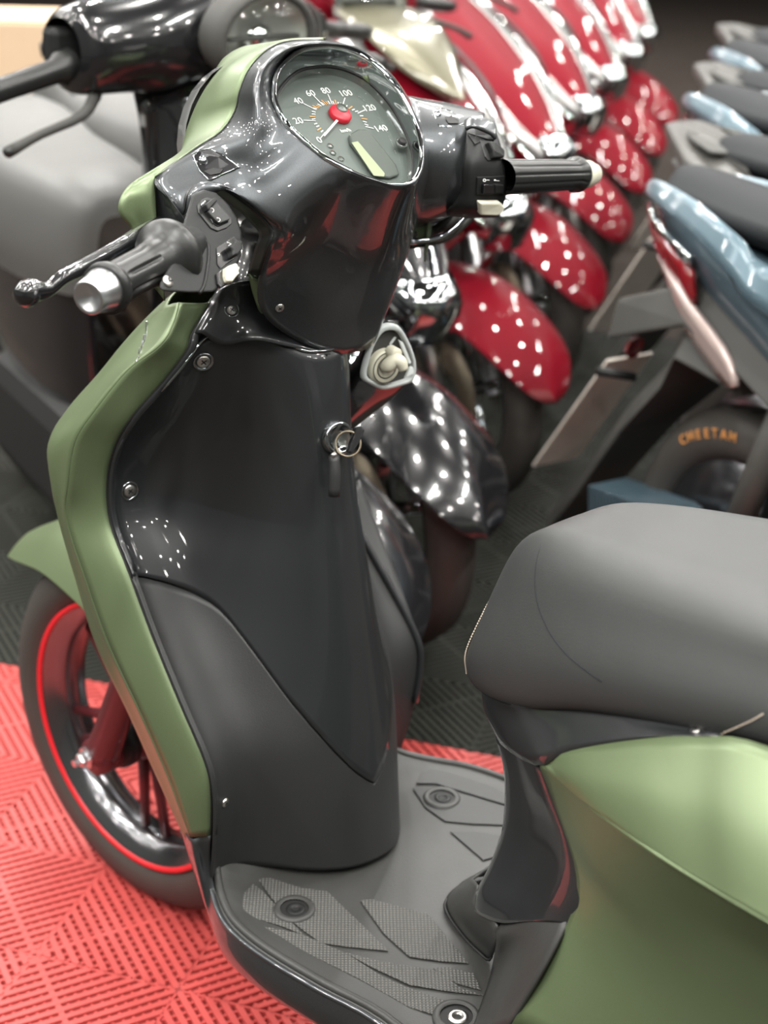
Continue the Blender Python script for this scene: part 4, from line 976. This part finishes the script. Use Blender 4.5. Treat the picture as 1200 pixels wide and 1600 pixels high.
# cables and brake hose under the right arm
tube('brake_hose', [P(640,378,y=.93), P(680,374,y=.93), P(705,360,y=.93), P(728,338,y=.93)], .0035, 'dchrome', SC, 10, 4)
tube('throttle_cable', [P(640,366,y=.95), P(675,361,y=.95), P(695,350,y=.94), P(715,335,y=.94)], .0055, 'guard', SC, 10, 4)
tube('cable_sleeve', [P(640,385,y=.94), P(670,380,y=.94), P(700,372,y=.94), P(728,350,y=.935), P(742,336,y=.93)], .003, 'gold', SC, 10, 4)
# ---- ignition lock and key
lk, ln = hit(524, 684, up_panel); axk = (Vector((-.15, -1, .25))).normalized()
lathe('ignition_lock', lk-axk*.004, axk, [(0, .0175), (.012, .0172), (.014, .0160), (.014, .0135), (.010, .012), (.010, .0001)], 'dchrome', SC, 30)
prism('key_blade', [lk+axk*.008+Vector((x_, 0, z_)) for x_, z_ in ((-.0015, -.008), (.0015, -.008), (.0015, .008), (-.0015, .008))], axk*.016, 'screw', SC, .0004)
kb = lk+axk*.026
prism('key_head', [kb+RT*a_+UP*b_ for a_, b_ in ((-.004, -.012), (.001, -.014), (.010, .002), (.013, .010), (.010, .014), (.004, .012))], axk*.006, 'black', SC, .0015)
th = []
for k in range(25):
    a = 2*PI*k/24; th.append(kb+axk*.004+RT*(-.003+.0125*math.cos(a))+UP*(-.004+.0125*math.sin(a)))
tube('key_ring', th, .0011, 'brass', SC, 8, 1, False)
tube('ring_tab', [P(519,708,d=(kb-CAM).dot(FW)-.005), P(524,714,d=(kb-CAM).dot(FW)-.005)], .0035, 'screw', SC, 10, 1)
tube('key_fob_strap', [P(522,712,d=(kb-CAM).dot(FW)-.002), P(523,740,d=(kb-CAM).dot(FW)), P(522,775,d=(kb-CAM).dot(FW)+.006)], [.0055, .0062, .0058], 'matte', SC, 12, 3)
# ---- bag hook / seat latch pod at right of the column
hk = PX((602,508,.085),(620,506,.105),(634,526,.118),(649,562,.130),(651,590,.130),(646,600,.125),(628,607,.11),(600,611,.090),(580,603,.075),(563,590,.062),(566,560,.065),(585,530,.072))
hd = P(545,690,x=.07)-P(620,600,x=.11)
back = [p+Vector((0.0, .05, -.01))+(P(565,680,x=.075)-P(605,570,x=.10))*(.85) for p in hk]
pc_ = sum(hk, Vector())/len(hk)
loop0 = hk; n_ = len(hk)
nrm = (hk[3]-hk[9]).cross(hk[0]-hk[6]).normalized()
if nrm.dot(FW) > 0: nrm = -nrm
hp = [p-nrm*((p-pc_).dot(nrm)) for p in hk]
def hr_(s_, h): return [pc_+(p-pc_)*s_+nrm*h for p in cr(hp, 3, True)]
loops_ = [hr_(.80, -.007), hr_(.82, .0005), hr_(.85, .0018), hr_(.95, .0010), hr_(.985, -.003)]
n3 = len(loops_[0]); V = [p for l in loops_ for p in l]; Fc = [(i*n3+k, i*n3+(k+1) % n3, (i+1)*n3+(k+1) % n3, (i+1)*n3+k) for i in range(4) for k in range(n3)]
mesh('hook_bezel', V, Fc, 'hookw', SC)
mesh('hook_face', hr_(.83, -.005), [tuple(range(n3))], 'guard', SC, False)
bc_ = pc_+Vector((-.012, .075, -.080)); back2 = [bc_+(p-pc_)*.72 for p in hr_(.98, 0)]
grid('hook_pod', [hr_(.985, -.003), hr_(1.0, -.006), [a*.7+b*.3 for a, b in zip(hr_(1.0, 0), back2)], back2], 'black', SC, 1, 3, closed=True)
kc = P(603, 574, d=(pc_-CAM).dot(FW)-.004)
lathe('hook_dial', kc, nrm, [(-.012, .019), (-.002, .019), (.001, .018), (.002, .016), (.002, .0125), (.0015, .012), (.0015, .0001)], 'cream', SC, 36)
for r_ in (.0172, .0120): lathe('dial_ring', kc+nrm*.0018, nrm, [(0, r_), (.0007, r_-.0003), (.0007, r_-.0009), (0, r_-.0012)], 'guard', SC, 36)
kd = (kc-CAM).dot(FW)
tube('hook_knob', [P(600,574,d=kd-.004), P(607,571,d=kd-.010), P(617,563,d=kd-.013), P(626,566,d=kd-.013), P(631,578,d=kd-.010)], [.0055, .0078, .0072, .0068, .0050], 'cream', SC, 16, 5)
lathe('knob_cap', P(618,553,d=kd-.012), nrm, [(-.010, .0068), (.002, .0068), (.0035, .0055), (.0035, .0001)], 'cream', SC, 22)
for q_ in ([(604,532),(612,524),(618,526),(608,540)], [(620,529),(628,534),(641,566),(636,568)], [(638,572),(643,572),(645,582),(630,590)]):
    prism('hook_flap', [P(u, v, d=(pc_-CAM).dot(FW)-.002) for u, v in q_], nrm*.003, 'hookw', SC, .0008)
# ---- emblem "Janus"
for k, (ch, u, v) in enumerate(zip('Janus', (231, 227, 223, 219, 215), (519, 531, 541, 551, 564))):
    l, n = hit(u, v, gf, gl); dn = (P(214,566,x=l.x)-P(232,516,x=l.x)).normalized()
    text('emblem_letter', ch, l+n*.0012, dn, n.cross(dn), .0200 if k == 0 else .0160, 'alu', SC, .0009, .25)
# ---- front fender
fen = []
for y, zt, wd, dz in ((1.560,.405,.010,.004),(1.548,.418,.028,.012),(1.52,.440,.045,.022),(1.47,.468,.056,.036),(1.40,.502,.064,.055),(1.32,.520,.070,.075),(1.22,.515,.072,.09),(1.10,.46,.070,.08),(1.02,.38,.066,.07)):
    fen.append([Vector((s_*wd, y+(abs(s_)*-.01), zt-dz*abs(s_)**1.8)) for s_ in (-1.03, -1, -.8, -.5, 0, .5, .8, 1, 1.03)])
grid('front_fender', fen, 'green', SC, 3, 4, thick=.002)
# ---- front wheel, fork
WC = Vector((0, 1.26, .247)); st_ = math.radians(5.5); AXW = Vector((math.cos(st_), -math.sin(st_), 0)) * 1.0
AXW = Vector((math.cos(st_), math.sin(st_), 0))
WCt = P(165, 1165, x=-.03); WCt = WC
lathe('front_tyre', WC-AXW*.045, AXW, [(.012, .186), (.004, .196), (.003, .212), (.010, .232), (.026, .246), (.045, .250), (.064, .246), (.080, .232), (.087, .212), (.086, .196), (.078, .186), (.012, .186)], 'tyre', SC, 72)
lathe('front_rim', WC-AXW*.036, AXW, [(.002, .188), (0, .186), (.002, .178), (.010, .172), (.014, .160), (.036, .156), (.058, .160), (.062, .172), (.070, .178), (.072, .186), (.070, .188)], 'rim', SC, 72)
lathe('rim_stripe', WC-AXW*.0375, AXW, [(.002, .1865), (-.0010, .186), (-.0013, .1805), (.002, .1790)], 'redline', SC, 72)
lathe('wheel_hub', WC-AXW*.045, AXW, [(0, .0001), (0, .022), (.01, .032), (.03, .036), (.06, .036), (.09, .03), (.09, .0001)], 'fork', SC, 28)
for k in range(5):
    a = k*2*PI/5+.9; d = Vector((-AXW.y*math.cos(a), AXW.x*math.cos(a), math.sin(a))); s = d.cross(AXW)
    for sg in (-1, 1):
        p0, p1 = WC+d*.03+s*sg*.010, WC+d*.160+s*sg*.022
        tube('spoke', [p0-AXW*.002, p1], [.0085, .0065], 'fork', SC, 8, 1)
lathe('brake_disc', WC-AXW*(-.058), AXW, [(0, .05), (0, .1), (.004, .1), (.004, .05)], 'alu', SC, 40)
box('brake_caliper', WC+Vector((.075, -.07, .03)), (.05, .08, .05), 'switch', SC, bev=.01)
# fork legs
fkd = Vector((0, -.446, .895))
for sx_ in (-1, 1):
    base = WC+AXW*(.078*sx_)+Vector((0, -.006, .0)); 
    tube('fork_leg', [base, base+fkd*.06, base+fkd*.30], [.024, .021, .019], 'fork', SC, 16, 2)
    tube('fork_tube', [base+fkd*.28, base+fkd*.52], .014, 'chrome', SC, 14, 1)
    lathe('fork_foot', base, (AXW*sx_).normalized(), [(-.012, .0001), (-.012, .026), (.016, .024), (.018, .0001)], 'fork', SC, 20)
nb = P(130, 1187, x=-.112)
lathe('axle_nut', WC-AXW*.098, -AXW, [(-.004, .0145), (.004, .0145), (.004, .0095), (.012, .0095), (.014, .008), (.014, .005), (.022, .005), (.022, .0001)], 'alu', SC, 6)
# drum / speedometer drive behind the hub
lathe('speedometer_drive', WC-AXW*.058, AXW, [(-.008, .0001), (-.008, .028), (.006, .034), (.02, .034), (.02, .0001)], 'switch', SC, 20)
# belly, inner fender so that nothing is hollow below
grid('inner_fender', [[Vector((x_, y_, z_)) for x_ in (-.13, -.07, 0, .07, .13)] for y_, z_ in ((1.0, .30), (1.03, .5), (1.08, .7), (1.02, .86))], 'dark', SC, 2, 2, thick=.004)
box('belly_pan', (0, .66, .205), (.24, .44, .10), 'black', SC, bev=.03)
V_, F_2 = [], []
arc = cr([v+Vector((-.0006, .0012, .0006)) for v in rows_seat[1][1:9]], 14)
for a, b in zip(arc[:-1], arc[1:]):
    m2 = max(1, int((b-a).length/.0042))
    for i in range(m2):
        p = a.lerp(b, i/m2); q = a.lerp(b, (i+.66)/m2); t = (q-p).normalized(); s1 = t.cross(FW).normalized()*.0007; u1 = s1.cross(t).normalized()*.0007; k0 = len(V_)
        for e in (p, q): V_.extend([e+s1, e+u1, e-s1, e-u1])
        F_2.extend([(k0+j_, k0+(j_+1) % 4, k0+4+(j_+1) % 4, k0+4+j_) for j_ in range(4)])
o_ = mesh('stitching', V_, F_2, 'stitch', SC); o_['kind'] = 'stuff'
tube('seat_crease', [hit(u, v, seat)[0]-FW*.0002 for u, v in [(846,852),(838,880),(836,915),(842,950),(860,990),(885,1022),(912,1045),(940,1065)]], .0006, 'darkseat', SC, 8, 3)
stitch([(1128,1146),(1150,1137),(1175,1126),(1200,1112)], SC)
